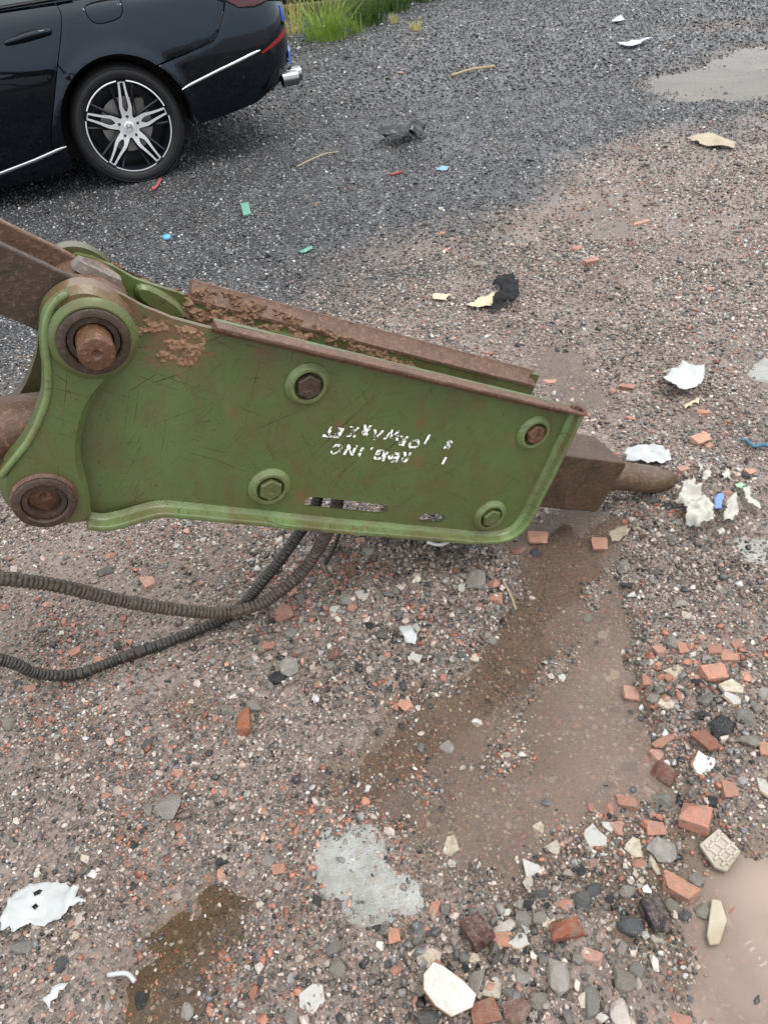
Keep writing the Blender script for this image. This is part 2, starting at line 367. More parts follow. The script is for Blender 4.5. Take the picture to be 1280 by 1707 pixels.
for k, keys, lab, tint, silt_sheen, scol, cell in WSHEETS:
    polys = [PUDDLES[q] for q in keys]; A = np.concatenate([np.array(q) for q in polys]); m_ = max(EDGE[q] for q in keys)+.1; xs = np.arange(A[:, 0].min()-m_, A[:, 0].max()+m_, cell); ys = np.arange(A[:, 1].min()-m_, A[:, 1].max()+m_, cell)
    X, Y = np.meshgrid(xs, ys); P = np.c_[X.ravel(), Y.ravel()]; sd = np.full(len(P), -9.0)
    for q, pl_ in zip(keys, polys): d = pdist(P, pl_); sd = np.maximum(sd, np.where(pip(P, pl_), d, -d)+EDGE[q]*.95+.09)
    nx_, ny_ = len(xs), len(ys); ii_ = (np.arange(ny_-1)[:, None]*nx_+np.arange(nx_-1)[None]).ravel(); Fq = np.c_[ii_, ii_+1, ii_+nx_+1, ii_+nx_]; Fq = Fq[sd[Fq].min(1) > 0]
    rg = [(q, random.uniform(600, 900), random.uniform(.035, .06)) for q in RINGS if any(pip(np.array([q]), pl_)[0] for pl_ in polys)][:9]
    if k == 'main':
        ch = PUDDLES['channel']; d = pdist(P, ch); cs = np.where(pip(P, ch), d, -d); sv = .55-.35*sstep(cs+.12*(fbm(P[:, 0], P[:, 1], 7, 3, 21)-.5), -.12, .08)  # browner along the channel: the blocked sky reflection is painted in here
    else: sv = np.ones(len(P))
    used = np.unique(Fq); rm = np.full(len(P), -1); rm[used] = np.arange(len(used))
    o = mesh_obj('puddle', [(a[0], a[1], 0.0) for a in P[used]], rm[Fq], water_mat('puddle_water_'+k, tint, silt_sheen, scol, rg)); tag(o, lab, None, None, 'structure')
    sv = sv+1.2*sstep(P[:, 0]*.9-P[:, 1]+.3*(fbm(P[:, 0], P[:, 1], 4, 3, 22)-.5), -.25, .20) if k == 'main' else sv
    at_ = o.data.attributes.new('silt_sheen', 'FLOAT', 'POINT'); at_.data.foreach_set('value', sv[used].astype(np.float32))

# ------------------------------------------------------------------ materials
def m_stone():
    t = NT('stone'); oi = t.n('ShaderNodeObjectInfo'); o = t.obj(); n1 = t.noise(o, 3.2, 6, .68); n2 = t.noise(o, 17, 4, .65)
    c = t.mix(t.step(n1, .3, .7), t.mix(1., oi.outputs['Color'], (.68, .67, .66, 1), 'MULTIPLY'), oi.outputs['Color'])
    c = t.mix(t.step(n2, .58, .72), c, t.mix(.4, c, (.66, .62, .58, 1)))
    return t.set(c, .42, 0, .5, t.bump(t.math('ADD', n1, t.math('MULTIPLY', n2, .5)), .006, .8))
def m_brick():
    t = NT('brick'); oi = t.n('ShaderNodeObjectInfo'); o = t.obj(); n1 = t.noise(o, 2.6, 6, .7); n2 = t.noise(o, 16, 4, .65); v = t.vor(o, 9)
    c = t.mix(t.step(n1, .25, .75), t.mix(1., oi.outputs['Color'], (.74, .66, .62, 1), 'MULTIPLY'), oi.outputs['Color'])
    c = t.mix(t.math('MULTIPLY', t.math('SUBTRACT', 1.0, t.step(v, .06, .2)), .7), c, (.05, .04, .035, 1)); c = t.mix(t.step(n2, .60, .75), c, lin(190, 162, 142)); c = t.mix(t.math('MULTIPLY', t.step(t.noise(o, 1.9, 6, .7), .46, .62), .75), c, lin(118, 102, 92)); c = t.mix(t.math('MULTIPLY', t.step(t.noise(t.mapp(o, loc=(5, 3, 1)), 2.3, 6, .7), .58, .66), .85), c, lin(44, 38, 36))
    return t.set(c, .5, 0, .4, t.bump(t.math('ADD', n1, t.math('MULTIPLY', n2, .6)), .005, .9))
def m_tile_body():
    t = NT('tile_body'); oi = t.n('ShaderNodeObjectInfo'); n = t.noise(t.obj(), 5, 5, .65)
    return t.set(t.mix(t.step(n, .35, .7), oi.outputs['Color'], t.mix(1., oi.outputs['Color'], (.55, .45, .35, 1), 'MULTIPLY')), .6, 0, .4, t.bump(n, .003, .6))
def m_tile_glaze():
    t = NT('tile_glaze'); n = t.noise(t.obj(), 4, 6, .7); n2 = t.noise(t.pos(), 70, 6, .72)
    c = t.mix(t.step(n, .56, .70), lin(150, 150, 146), lin(114, 102, 86)); return t.set(t.mix(t.math('MULTIPLY', t.step(n2, .50, .70), .6), c, lin(128, 116, 100)), .22, 0, .5)
STONE, BRICK, TBODY, TGLAZE = m_stone(), m_brick(), m_tile_body(), m_tile_glaze()
def m_gravel():
    t = NT('gravel_stone'); c = t.attr('col', 'INSTANCER'); n = t.noise(t.obj(), 2.2, 3, .6)
    c2 = t.mix(t.step(n, .3, .75), t.mix(1., c, (.6, .59, .58, 1), 'MULTIPLY'), c)
    return t.set(c2, t.mix(n, (.14,)*3+(1,), (.42,)*3+(1,)), 0, .5, t.bump(t.noise(t.obj(), 7, 2), .0006, .6))
GRAVEL = m_gravel()
def simple(name, col, rough=.5, metal=0., spec=.5, nscale=0, namt=.3, bump=0, coat=0):
    t = NT(name); c = col
    if nscale:
        n = t.noise(t.obj(), nscale, 4, .6); c = t.mix(t.step(n, .3, .7), tuple(x*(1-namt) for x in col[:3])+(1,), col)
        if bump: t.set(nrm=t.bump(n, bump, .8))
    return t.set(c, rough, metal, spec, None, coat, .03 if coat else None)

PIN_U0, PIN_L0 = (-1.364, .878), (-1.533, .625)
# painted steel with scratches, grime and rust
def m_paint(name, base, dirt=.5, rust=.5, scr=1.0, spots=()):
    t = NT(name); o = t.obj(); n1 = t.noise(o, 5, 5, .6); n2 = t.noise(o, 22, 5, .65); n3 = t.noise(o, 140, 4, .6)
    c = t.mix(t.step(n1, .3, .7), tuple(x*.84 for x in base[:3])+(1,), base)
    c = t.mix(t.math('MULTIPLY', t.step(n2, .45, .75), .35*dirt), c, lin(96, 84, 62))
    dk = lin(34, 30, 20)
    for i, (ang, sx, sz, th) in enumerate(((.55, 5, 260, .665), (-.75, 4, 300, .67), (1.35, 6, 280, .67), (.15, 3, 340, .67), (.9, 9, 460, .665), (-1.1, 7, 420, .67), (1.8, 12, 380, .67), (.38, 1.3, 430, .66), (-.62, 1.6, 400, .665), (1.15, 1.8, 420, .665), (-.2, 1.2, 520, .66))):
        v = t.mapp(t.mapp(o, rot=(0, ang, 0), loc=(i*3.1, 0, i*1.7)), scale=(sx, 3, sz))
        sN = t.noise(v, 1.0, 2, .5, .35); gate = t.step(t.noise(t.mapp(o, loc=(i*1.3, i*.7, 2.1*i)), 4+i*.9, 4, .65), .50, .60)
        c = t.mix(t.math('MULTIPLY', t.math('MULTIPLY', t.step(sN, th, th+.03), gate), .85*scr), c, dk if i != 2 else lin(92, 52, 34))
    gr_ = t.step(t.noise(t.mapp(o, scale=(1, 1, .55), rot=(0, .5, 0)), 7.5, 6, .72, 1.2), .43, .68); c = t.mix(t.math('MULTIPLY', gr_, .62*dirt+.1), c, lin(80, 68, 46))
    ch = t.math('MULTIPLY', t.step(n3, .60, .66), t.step(n2, .52, .66)); c = t.mix(t.math('MULTIPLY', ch, .9*scr), c, lin(48, 40, 26))
    r1 = t.math('MULTIPLY', t.step(t.noise(o, 9, 6, .75, .6), .60, .70), rust); c = t.mix(r1, c, t.mix(n3, lin(82, 48, 32), lin(116, 74, 52)))
    if spots:
        fl_ = t.mapp(o, scale=(1, 0, 1)); gn = t.noise(o, 30, 6, .75, .8); tot = None
        for (sx, sz), rr, st in spots:
            d = t.n('ShaderNodeVectorMath', operation='DISTANCE'); t.put(d.inputs[0], fl_); d.inputs[1].default_value = (sx, 0, sz)
            e = t.math('MULTIPLY', t.math('SUBTRACT', 1.0, t.math('DIVIDE', d.outputs['Value'], rr), True), st); tot = e if tot is None else t.math('MAXIMUM', tot, e)
        nn_ = t.step(t.math('ADD', t.math('MULTIPLY', gn, .65), t.math('MULTIPLY', n3, .35)), .36, .64); k_ = t.step(t.math('ADD', t.math('MULTIPLY', tot, .52), t.math('MULTIPLY', nn_, .5)), .53, .70)
        c = t.mix(t.math('MULTIPLY', k_, .85), c, t.mix(n3, lin(66, 48, 34), lin(118, 88, 66)))
    return t.set(c, t.mix(n2, (.18,)*3+(1,), (.46,)*3+(1,)), 0, .5, t.bump(t.math('ADD', t.math('MULTIPLY', n3, .25), t.math('MULTIPLY', n1, .9)), .0035, .5))
WEAR = [((-1.3459, 0.9444), .13, 1.15), ((-1.3079, 0.9104), .09, 1.1), ((-1.3819, 0.9367), .07, 1.05), ((-1.2637, 0.8745), .07, 1.0), (PIN_U0, .078, .75), (PIN_L0, .075, .9), ((-1.2484, 0.8257), .12, 1.05), ((-1.2032, 0.8345), .06, .9), ((-1.1088, 0.7706), .06, .7), ((-1.0943, 0.4407), .04, .9), ((-0.9924, 0.5715), .05, .8), ((-0.8504, 0.4262), .06, .75), ((-0.8236, 0.5237), .05, .7), ((-0.6066, 0.402), .06, .7), ((-0.6944, 0.5172), .05, .7), ((-1.3164, 0.7699), .05, .55), ((-1.2708, 0.5034), .06, .5), ((-1.186, 0.6667), .05, .5), ((-0.8979, 0.6386), .06, .6), ((-0.7579, 0.244), .05, .6), ((-0.9812, 0.354), .05, .6)]
GREEN = m_paint('green_paint', lin(78, 94, 54), .95, .45, 1.0, WEAR)
GREEN_LIT = m_paint('green_paint_lit', lin(96, 116, 70), 1.2, .9, 1.0)  # lighter copy of the green: light on up-facing edges put into the colour
GREEN_M = m_paint('green_paint_muddy', lin(80, 94, 52), 1.3, .9)
def m_rust(name, a, b, c_, rough=.5, spec=.45):
    t = NT(name); o = t.obj(); n1 = t.noise(o, 14, 6, .7); n2 = t.noise(o, 120, 4, .65); n3 = t.noise(t.mapp(o, scale=(10, 10, 60), rot=(0, .5, 0)), 2, 3, .6)
    c = t.mix(t.step(n1, .3, .7), a, b); c = t.mix(t.math('MULTIPLY', t.step(n2, .52, .7), .7), c, c_); c = t.mix(t.math('MULTIPLY', t.step(n3, .55, .7), .5), c, tuple(x*.55 for x in a[:3])+(1,))
    return t.set(c, t.mix(n1, (rough-.16,)*3+(1,), (rough+.15,)*3+(1,)), 0, spec, t.bump(t.math('ADD', n1, t.math('MULTIPLY', n2, .6)), .003, .7))
RUST = m_rust('rusty_steel', lin(70, 50, 38), lin(96, 72, 56), lin(132, 100, 82))
RUST_O = m_rust('orange_rust_steel', lin(62, 44, 32), lin(92, 60, 40), lin(140, 98, 72), .5)
RUST_D = m_rust('dark_rust_steel', lin(44, 36, 30), lin(66, 52, 42), lin(92, 74, 60), .5)
RUST_G = m_rust('grey_worn_steel', lin(84, 76, 68), lin(112, 104, 96), lin(140, 130, 120), .45)
CHISEL = m_rust('chisel_steel', lin(60, 48, 36), lin(92, 74, 56), lin(128, 106, 86), .36, .5)
HEAD = m_rust('head_steel', lin(48, 38, 27), lin(74, 56, 40), lin(104, 76, 58), .45)
MUD = simple('dried_mud', lin(136, 106, 84), .8, 0, .3, 200, .55)
HOSE = m_rust('hose_rubber', lin(48, 42, 36), lin(72, 62, 52), lin(112, 102, 90), .42, .5)
BLACKRB = simple('black_rubber', lin(30, 30, 31), .5, 0, .4, 60, .3)
def m_letter():
    t = NT('worn_white_paint'); o = t.obj(); n = t.noise(o, 130, 4, .7, .4); t.set(lin(232, 232, 226), .5, 0, .4)
    tr = t.n('ShaderNodeBsdfTransparent'); ms = t.n('ShaderNodeMixShader'); t.put(ms.inputs[0], t.step(n, .475, .495)); t.put(ms.inputs[1], tr.outputs[0]); t.put(ms.inputs[2], t.b.outputs[0])
    t.t.links.new(ms.outputs[0], t.out.inputs['Surface']); return t.m
LETTER = m_letter()

# ------------------------------------------------------------------ hydraulic breaker (local x along the machine, y away, z up; origin on the ground at the chisel tip)
BRK_LOC, BRK_RZ = (.86, 1.58, 0.0), math.atan2(.30, .954)
brk = empty('hydraulic_breaker', BRK_LOC, BRK_RZ)
tag(brk, 'green rusty hydraulic breaker with its chisel resting on the rubble', 'hydraulic breaker')
FO, PO = -.112, -.086                      # flange edge and plate face of the near side
TOP = [(-1.4345, 0.9062), (-1.4207, 0.9307), (-1.4011, 0.9437), (-1.3754, 0.9521), (-1.3524, 0.9501), (-1.3297, 0.9386), (-1.3032, 0.9172), (-1.2765, 0.8892), (-1.2409, 0.8631), (-1.1826, 0.8321)]
FL_TOP = [(-1.1776, 0.8465), (-0.8805, 0.6779), (-0.4526, 0.4367)]
FL_END = [(-0.4507, 0.4329), (-0.4983, 0.3212), (-0.5515, 0.2071), (-0.5753, 0.1596), (-0.6006, 0.135), (-0.638, 0.1275), (-0.6866, 0.1411), (-0.7418, 0.1675)]
FL_BOT = [(-0.7418, 0.1675), (-0.9304, 0.2693), (-1.1202, 0.3742), (-1.2325, 0.4384), (-1.3356, 0.4959), (-1.3651, 0.5112), (-1.3975, 0.5144), (-1.4359, 0.5144), (-1.4698, 0.5201), (-1.4927, 0.5343)]
BEND_A, BEND_B = (-1.1938, 0.8319), (-1.3633, 0.511)
PIN_U, PIN_L = (-1.364, .878), (-1.533, .625)
def bend(q):
    a = np.array(BEND_A); b = np.array(BEND_B); d = b-a; d /= np.linalg.norm(d); nrm = np.array([d[1], -d[0]])
    if nrm[0] > 0: nrm = -nrm
    s = (np.asarray(q)-a)@nrm
    return .016*np.clip(s/.085, 0, 1)
def dent(q): return .0016*(fbm(q[:, 0], q[:, 1], 6, 3, 77)-.5)
main = TOP[4:]+FL_TOP+FL_END[1:]+FL_BOT[1:]+[(-1.515, .575), (-1.50, .66), (-1.455, .74), (-1.43, .80), (-1.41, .88), (-1.40, .93)]
SLOTS = [slot((-1.0807, 0.4145), (-0.932, 0.3338), .0145), slot((-0.8363, 0.2694), (-0.7986, 0.2499), .0135)]
main_r = resample(main, .02)
near = plate('side_plate', main_r, SLOTS, PO, .012, GREEN, brk, .013, 0, lambda q: bend(q)+dent(q), -1)
tag(near, 'near green side plate with scratches and worn white lettering'); sharp(near, 30)
main_far = TOP[4:-1]+[(TOP[-1][0], TOP[-1][1]-.012)]+[(a-.014, b-.024) for a, b in FL_TOP]+FL_END[2:]+FL_BOT[1:]+[(-1.515, .575), (-1.50, .66), (-1.455, .74), (-1.43, .80), (-1.41, .88), (-1.40, .93)]
far = plate('side_plate', resample(main_far, .02), SLOTS, -PO, .012, GREEN_M, brk, .02, 0, lambda q: -bend(q)+dent(q), 1)
tag(far, 'far side plate with its inner face caked in brown mud'); sharp(far, 30)
def strip(name, line, y0, y1, th, mat, parent, inward, round_=False, seg=6):
    """flange: band along a local xz polyline from y0 (at the plate) to y1 (free edge), th thick towards 'inward'"""
    L = np.array(resample(smooth_poly(line, 1, False), .012, False)); T = np.gradient(L, axis=0); T /= np.linalg.norm(T, axis=1)[:, None]; N = np.c_[-T[:, 1], T[:, 0]]
    if (N[len(N)//2]@np.array(inward)) < 0: N = -N
    wob = .0022*(fbm(L[:, 0], L[:, 1], 22, 3, 9)-.5)
    prof = []
    s = 1 if y1 > y0 else -1; w = abs(y1-y0)
    if round_:                       # rolled edge
        ya, yb, dp = y0-s*.0145, y1-s*.004, .026
        prof = [(ya, dp+.006)]+[(ya+(yb-ya)*.75*math.sin(math.pi/2*k/seg), dp*(1-math.sin(math.pi/2*(k/seg)))**.75 if k < seg else 0.0) for k in range(seg+1)]+[(yb, 0.001), (y1, .005), (y1, th+.01), (y0+s*.001, th+.012)]
    else:
        prof = [(y0-s*.006, 0), (y1-s*.003, 0), (y1-s*.0006, .0012), (y1, .003), (y1, th-.003), (y1-s*.001, th-.001), (y1-s*.003, th), (y0+s*.010, th+.001), (y0+s*.004, th+.004), (y0+s*.0005, th+.012)]
    V = []; F = []; k = len(prof); m = len(L)
    for i in range(m):
        for (y, d) in prof: V.append((L[i, 0]+N[i, 0]*(d+wob[i]), y+wob[i]*.5, L[i, 1]+N[i, 1]*(d+wob[i])))
    for i in range(m-1):
        for j in range(k): F.append((i*k+j, i*k+(j+1) % k, (i+1)*k+(j+1) % k, (i+1)*k+j))
    F += [tuple(range(k)), tuple((m-1)*k+j for j in range(k))]
    return sharp(fixn(mesh_obj(name, V, F, mat, parent)), 40)
strip('top_flange', FL_TOP, PO, FO, .009, RUST, near, (-.5, -1))
strip('end_flange', FL_END, PO, FO, .010, GREEN_LIT, near, (-1, .3))
strip('bottom_flange', FL_BOT, PO, FO, .012, GREEN_LIT, near, (.3, 1))
strip('top_flange', FL_TOP, -PO, -FO, .009, RUST, far, (-.5, -1), True)
strip('end_flange', FL_END, -PO, -FO, .010, GREEN_M, far, (-1, .3))
strip('bottom_flange', FL_BOT, -PO, -FO, .012, GREEN_M, far, (.3, 1))
# turned-up lip at the end of the near top flange
c = FL_TOP[-1]
V, F = tube(catmull([(c[0]-.022, FO+.02, c[1]+.012), (c[0]-.008, FO+.018, c[1]+.014), (c[0]+.002, FO+.010, c[1]+.004), (c[0]+.002, FO+.002, c[1]-.008)], 5), [.004]+[.006]*14+[.005], 8); sharp(fixn(mesh_obj('flange_lip', V, F, RUST, near)), 50)
FARBOSS = m_paint('green_paint_grimy', lin(70, 74, 46), 1.6, 1.0)
# dog-bone boss plates
DOG = [(-1.4313, 0.9122), (-1.4182, 0.9374), (-1.3994, 0.9511), (-1.3738, 0.9603), (-1.3511, 0.9591), (-1.3288, 0.9479), (-1.3086, 0.9255), (-1.2984, 0.8884), (-1.3085, 0.8501), (-1.3365, 0.821), (-1.3687, 0.798), (-1.4073, 0.7686), (-1.4412, 0.7128), (-1.4547, 0.6716), (-1.4602, 0.6242), (-1.4693, 0.5828), (-1.4803, 0.5447), (-1.5154, 0.5524), (-1.5568, 0.5686), (-1.5823, 0.5962), (-1.5943, 0.6296), (-1.5904, 0.6673), (-1.575, 0.6954), (-1.5491, 0.7152), (-1.5248, 0.7341), (-1.5016, 0.7577), (-1.4825, 0.7833), (-1.467, 0.806), (-1.4516, 0.8453), (-1.4422, 0.8836)]
DOG = smooth_poly(DOG, 2)
for s, mt in ((-1, GREEN), (1, GREEN_M)):
    holes = [circle(PIN_U, .0395), circle(PIN_L, .0365)]
    o = plate('boss_plate', DOG, holes, s*.110, .040, GREEN if s < 0 else FARBOSS, near if s < 0 else far, .016, .010, None, s); sharp(o, 30)
    rim = np.array(DOG); i0 = min(range(len(rim)), key=lambda i: abs(rim[i][0]-DOG[0][0])+abs(rim[i][1]-DOG[0][1]))
    if s < 0:
        lp = smooth_poly([(-1.58, 0.688), (-1.5628, 0.7025), (-1.5392, 0.7194), (-1.5179, 0.7356), (-1.4953, 0.7581), (-1.4739, 0.785), (-1.4577, 0.8085), (-1.4425, 0.8466), (-1.4333, 0.8848), (-1.4226, 0.9133), (-1.4087, 0.9363), (-1.3922, 0.9488), (-1.3748, 0.9544)], 1, False)
        path = [(a[0], -.111, a[1]) for a in resample(lp, .015, False)]
        V, F = tube(path, [.003]+[.0058]*(len(path)-2)+[.003], 10); sharp(mesh_obj('rim_bead', V, F, GREEN_LIT, near), 60)
    for c, ro, ri, h_, mt2 in ((PIN_U, .066, .0395, .012, GREEN_M), (PIN_L, .0535, .0365, .012, RUST)):
        V, F = lathe([(0, ro), (-.004, ro), (-h_*.8, ro-.006), (-h_, ro-.010), (-h_, ri+.014), (-h_+.001, ri+.012)], 56); V = [(x+c[0], s*.110+(-s)*(-y) if False else s*(.110-y), z+c[1]) for x, y, z in V]
        sharp(fixn(mesh_obj('boss_ring', V, F, mt2, near if s < 0 else far)), 18)
        V, F = lathe([(-h_-.003, ri+.0135), (-h_-.005, ri+.011), (-h_-.005, ri+.002), (-h_-.003, ri), (.03, ri), (.03, ri-.010), (-h_+.002, ri-.010), (-h_+.002, ri-.0015), (.02, ri-.0015)], 56); V = [(x+c[0], s*(.110-y), z+c[1]) for x, y, z in V]
        sharp(fixn(mesh_obj('bushing', V, F, RUST_D, near if s < 0 else far)), 40)
# pins
def pin(c, r, y0, y1, mat, hole):
    pr = [(y0+.003, .0), (y0+.003, .004), (y0+.0015, .0065), (y0, .008), (y0, r-.004), (y0+.0012, r-.0015), (y0+.004, r), (y1-.004, r), (y1, r-.003), (y1, 0)]
    V, F = lathe(pr, 48); V = [(x+c[0], y, z+c[1]) for x, y, z in V]; return sharp(fixn(mesh_obj('pin', V, F, mat, brk)), 40)
tag(pin(PIN_U, .0268, -.168, .14, RUST_O, 0), 'protruding rusty upper pin'); tag(pin(PIN_L, .0285, -.106, .12, RUST_O, 1), 'recessed rusty lower pin')
# bolts in round bosses
for (x, z), rot, mt in (((-1.0444, 0.6845), .3, RUST_D), ((-0.5642, 0.4104), .5, RUST_O), ((-1.1561, 0.4864), .25, GREEN), ((-0.6725, 0.2101), .45, GREEN)):
    for s, par in ((-1, near), (1, far)):
        V, F = lathe([(0.006, .0435), (-.003, .0425), (-.0045, .0405), (-.010, .0355), (-.0112, .034), (-.0112, .0290), (-.0098, .0275), (.004, .0270)], 48); V = [(a+x, s*(.086-y), b+z) for a, y, b in V]
        bo = sharp(fixn(mesh_obj('bolt_boss', V, F, GREEN_LIT if s < 0 else GREEN_M, par)), 18)
        n = 6; V = []; F = []
        for (yy, rr) in ((.004, .0240), (-.014, .0240), (-.0165, .0215), (-.0165, .0075), (-.0155, .0065)):
            for k in range(n): a = rot+2*math.pi*k/n; V.append((x+rr*math.cos(a), s*(.086-yy), z+rr*math.sin(a)))
        for i in range(4):
            for k in range(n): F.append((i*n+k, i*n+(k+1) % n, (i+1)*n+(k+1) % n, (i+1)*n+k))
        F.append(tuple(4*n+k for k in range(n)))
        bevel(fixn(mesh_obj('bolt_head', V, F, mt if s < 0 else RUST_D, bo)), .0012, 2, 30) if False else fixn(mesh_obj('bolt_head', V, F, mt if s < 0 else RUST_D, par))
# breaker body, front head and chisel along the working axis
AX = math.atan2(-.091, .182)
ax_o = np.array((-.279, .123)); au = np.array((math.cos(AX), math.sin(AX))); av = np.array((-math.sin(AX), math.cos(AX)))
def uv(u, v): q = ax_o+au*u+av*v; return (float(q[0]), float(q[1]))
hd = [uv(-.33, -.078), uv(-.045, -.080), uv(-.036, -.074), uv(-.030, .062), uv(-.040, .074), uv(-.33, .074)]
o = plate('front_head', hd, [], -.066, .132, HEAD, brk); bevel(o, .007, 3, 25)
V, F = box((-.052, -.058, -.055), (.05, .058, .055))
o = plate('body_housing', [uv(-.72, -.02), uv(-.33, -.05), uv(-.33, .062), uv(-.72, .062)], [], -.060, .120, GREEN_M, brk); bevel(o, .008, 2)
V, F = lathe([(-.10, .041), (.03, .041), (.035, .039), (.15, .0385), (.185, .037), (.235, .029), (.278, .017), (.286, .009), (.288, 0)], 40)
V = [(ax_o[0]+au[0]*y+av[0]*z, x, ax_o[1]+au[1]*y+av[1]*z) for x, y, z in V]
sharp(fixn(mesh_obj('chisel', V, F, CHISEL, brk)), 40)
# cross bolts / spacer tubes between the plates
for (x, z) in ((-1.0444, 0.6845), (-0.5642, 0.4104), (-1.1561, 0.4864), (-0.6725, 0.2101)):
    V, F = lathe([(-.09, .018), (.09, .018)], 20, caps=True); fixn(mesh_obj('spacer_tube', [(a+x, y, b+z) for a, y, b in V], F, RUST_D, brk))
# inner pads on the far plate, light green gusset
for a, b in (((-1.068, 0.7282), (-1.024, 0.703)), ((-0.6201, 0.4673), (-0.5302, 0.4145))):
    d = np.array(b)-np.array(a); L = np.linalg.norm(d); d /= L; nn = np.array((-d[1], d[0]))
    q = [tuple(np.array(a)+nn*.004), tuple(np.array(b)+nn*.004), tuple(np.array(b)-nn*.02), tuple(np.array(a)-nn*.02)]
    bevel(plate('guide_pad', q, [], .062, .014, GREEN_M, far), .002)
gp = [(-1.2808, 0.8785), (-1.2624, 0.8781), (-1.2352, 0.8537), (-1.2117, 0.8227), (-1.211, 0.797), (-1.2372, 0.8088), (-1.2673, 0.8341), (-1.2833, 0.8573)]
o = plate('gusset', smooth_poly(gp, 1), [], .046, .04, GREEN_M, far, None, .006); sharp(o, 40)
# caked mud
def mud(name, poly, off, side, th, parent, seed):
    pts, tri, _ = cdt(resample(smooth_poly(poly, 1), .005), (), .0042); d = pdist(pts, poly); nz = fbm(pts[:, 0], pts[:, 1], 55, 4, seed); n2 = fbm(pts[:, 0], pts[:, 1], 190, 3, seed+5)
    hh = (nz-.47)*2.6*th*np.clip(d/.012, 0, 1)+.008*(n2-.5)*(nz > .40)+rng.normal(0, .0009, len(nz))*(nz > .42); k = (hh[tri].max(1) > .0001) & pip(pts[tri].mean(1), main); tri = tri[k]
    b0 = bend(pts)*(-side) if False else bend(pts)*(1 if side < 0 else -1)
    V = [(a[0], off+b+side*max(h_, -.0015), a[1]) for a, h_, b in zip(pts, hh, b0)]
    o = mesh_obj(name, V, tri, MUD, parent, False); bm = bmesh.new(); bm.from_mesh(o.data); bmesh.ops.delete(bm, geom=[v for v in bm.verts if not v.link_faces], context='VERTS'); bm.to_mesh(o.data); bm.free(); return o
mud('mud_crust', [(-1.2907, 0.8798), (-1.2651, 0.8697), (-1.2068, 0.8399), (-1.1958, 0.8238), (-1.2103, 0.7947), (-1.2335, 0.7766), (-1.2652, 0.7907), (-1.2858, 0.7991), (-1.2907, 0.8292), (-1.3077, 0.8554), (-1.3093, 0.8715)], PO-.0006, -1, .0055, near, 31)
for i, pl_ in enumerate(([(-1.3009, 0.915), (-1.2582, 0.9047), (-1.2154, 0.8526), (-1.1809, 0.8186), (-1.072, 0.7411), (-1.0853, 0.7001), (-1.1661, 0.7423), (-1.228, 0.8077), (-1.2754, 0.8656), (-1.3136, 0.8916)], [(-1.2059, 0.8479), (-1.1736, 0.8465), (-1.0846, 0.7934), (-0.979, 0.7155), (-0.8605, 0.6353), (-0.7347, 0.5627), (-0.7596, 0.51), (-0.9435, 0.6108), (-1.0807, 0.6988), (-1.1618, 0.7597)], [(-1.3387, 0.9497), (-1.3084, 0.9375), (-1.2788, 0.9044), (-1.301, 0.8831), (-1.3287, 0.9217)])):
    mud('mud_crust', pl_, .0735, -1, .0075, far, 50+i*7)
# stencilled lettering, upside down and half worn off
def glyph(ch, size):
    cu = bpy.data.curves.new('glyph', 'FONT'); cu.body = ch; cu.size = size; cu.align_x = 'CENTER'; cu.align_y = 'CENTER'; cu.shear = .12; cu.offset = .0015
    ob = bpy.data.objects.new('glyph', cu); COL.objects.link(ob); bpy.context.view_layer.update(); dg = bpy.context.evaluated_depsgraph_get()
    me = bpy.data.meshes.new_from_object(ob.evaluated_get(dg)); bpy.data.objects.remove(ob); return me
rows = [([('T', 550, 719), ('E', 566, 721), ('K', 590, 719), ('R', 611, 716), ('A', 629, 724), ('W', 656, 724), ('R', 672, 734), ('O', 691, 739), ('I', 713, 731), ('S', 748, 740)], .030), ([('C', 563, 748), ('N', 585, 749), ('I', 602, 753), ('.', 618, 753), ('G', 634, 757), ('N', 649, 760), ('E', 661, 762), ('R', 677, 761), ('I', 740, 769)], .031)]
PXL = {'550,719': (-1.0179, 0.572), '566,721': (-0.9994, 0.5628), '590,719': (-0.9705, 0.5555), '611,716': (-0.9445, 0.5508), '629,724': (-0.9236, 0.532), '656,724': (-0.8896, 0.5201), '672,734': (-0.8704, 0.4985), '691,739': (-0.8462, 0.4824), '713,731': (-0.8163, 0.4839), '748,740': (-0.7695, 0.4535), '563,748': (-1.0082, 0.527), '585,749': (-0.9818, 0.516), '602,753': (-0.9616, 0.5028), '618,753': (-0.9417, 0.4955), '634,757': (-0.9221, 0.4824), '649,760': (-0.9034, 0.4709), '661,762': (-0.8881, 0.4623), '677,761': (-0.867, 0.4561), '740,769': (-0.7824, 0.4123), '700,761': (-0.8364, 0.4449)}
rd = np.array(PXL['700,761'])-np.array(PXL['563,748']); ra = math.atan2(rd[1], rd[0])
for row, size in rows:
    for ch, x, y in row:
        me_ = glyph(ch, size); X = PXL['%d,%d' % (x, y)]
        o = bpy.data.objects.new('letter', me_); COL.objects.link(o); me_.materials.append(LETTER); o.parent = near
        a = ra+math.pi; cu, su = math.cos(a), math.sin(a)
        for v in me_.vertices:
            lx, ly = v.co.x, v.co.y; q = np.array([[X[0]+cu*lx-su*ly, X[1]+su*lx+cu*ly]]); v.co = (q[0][0], -.0886-.0006, q[0][1])

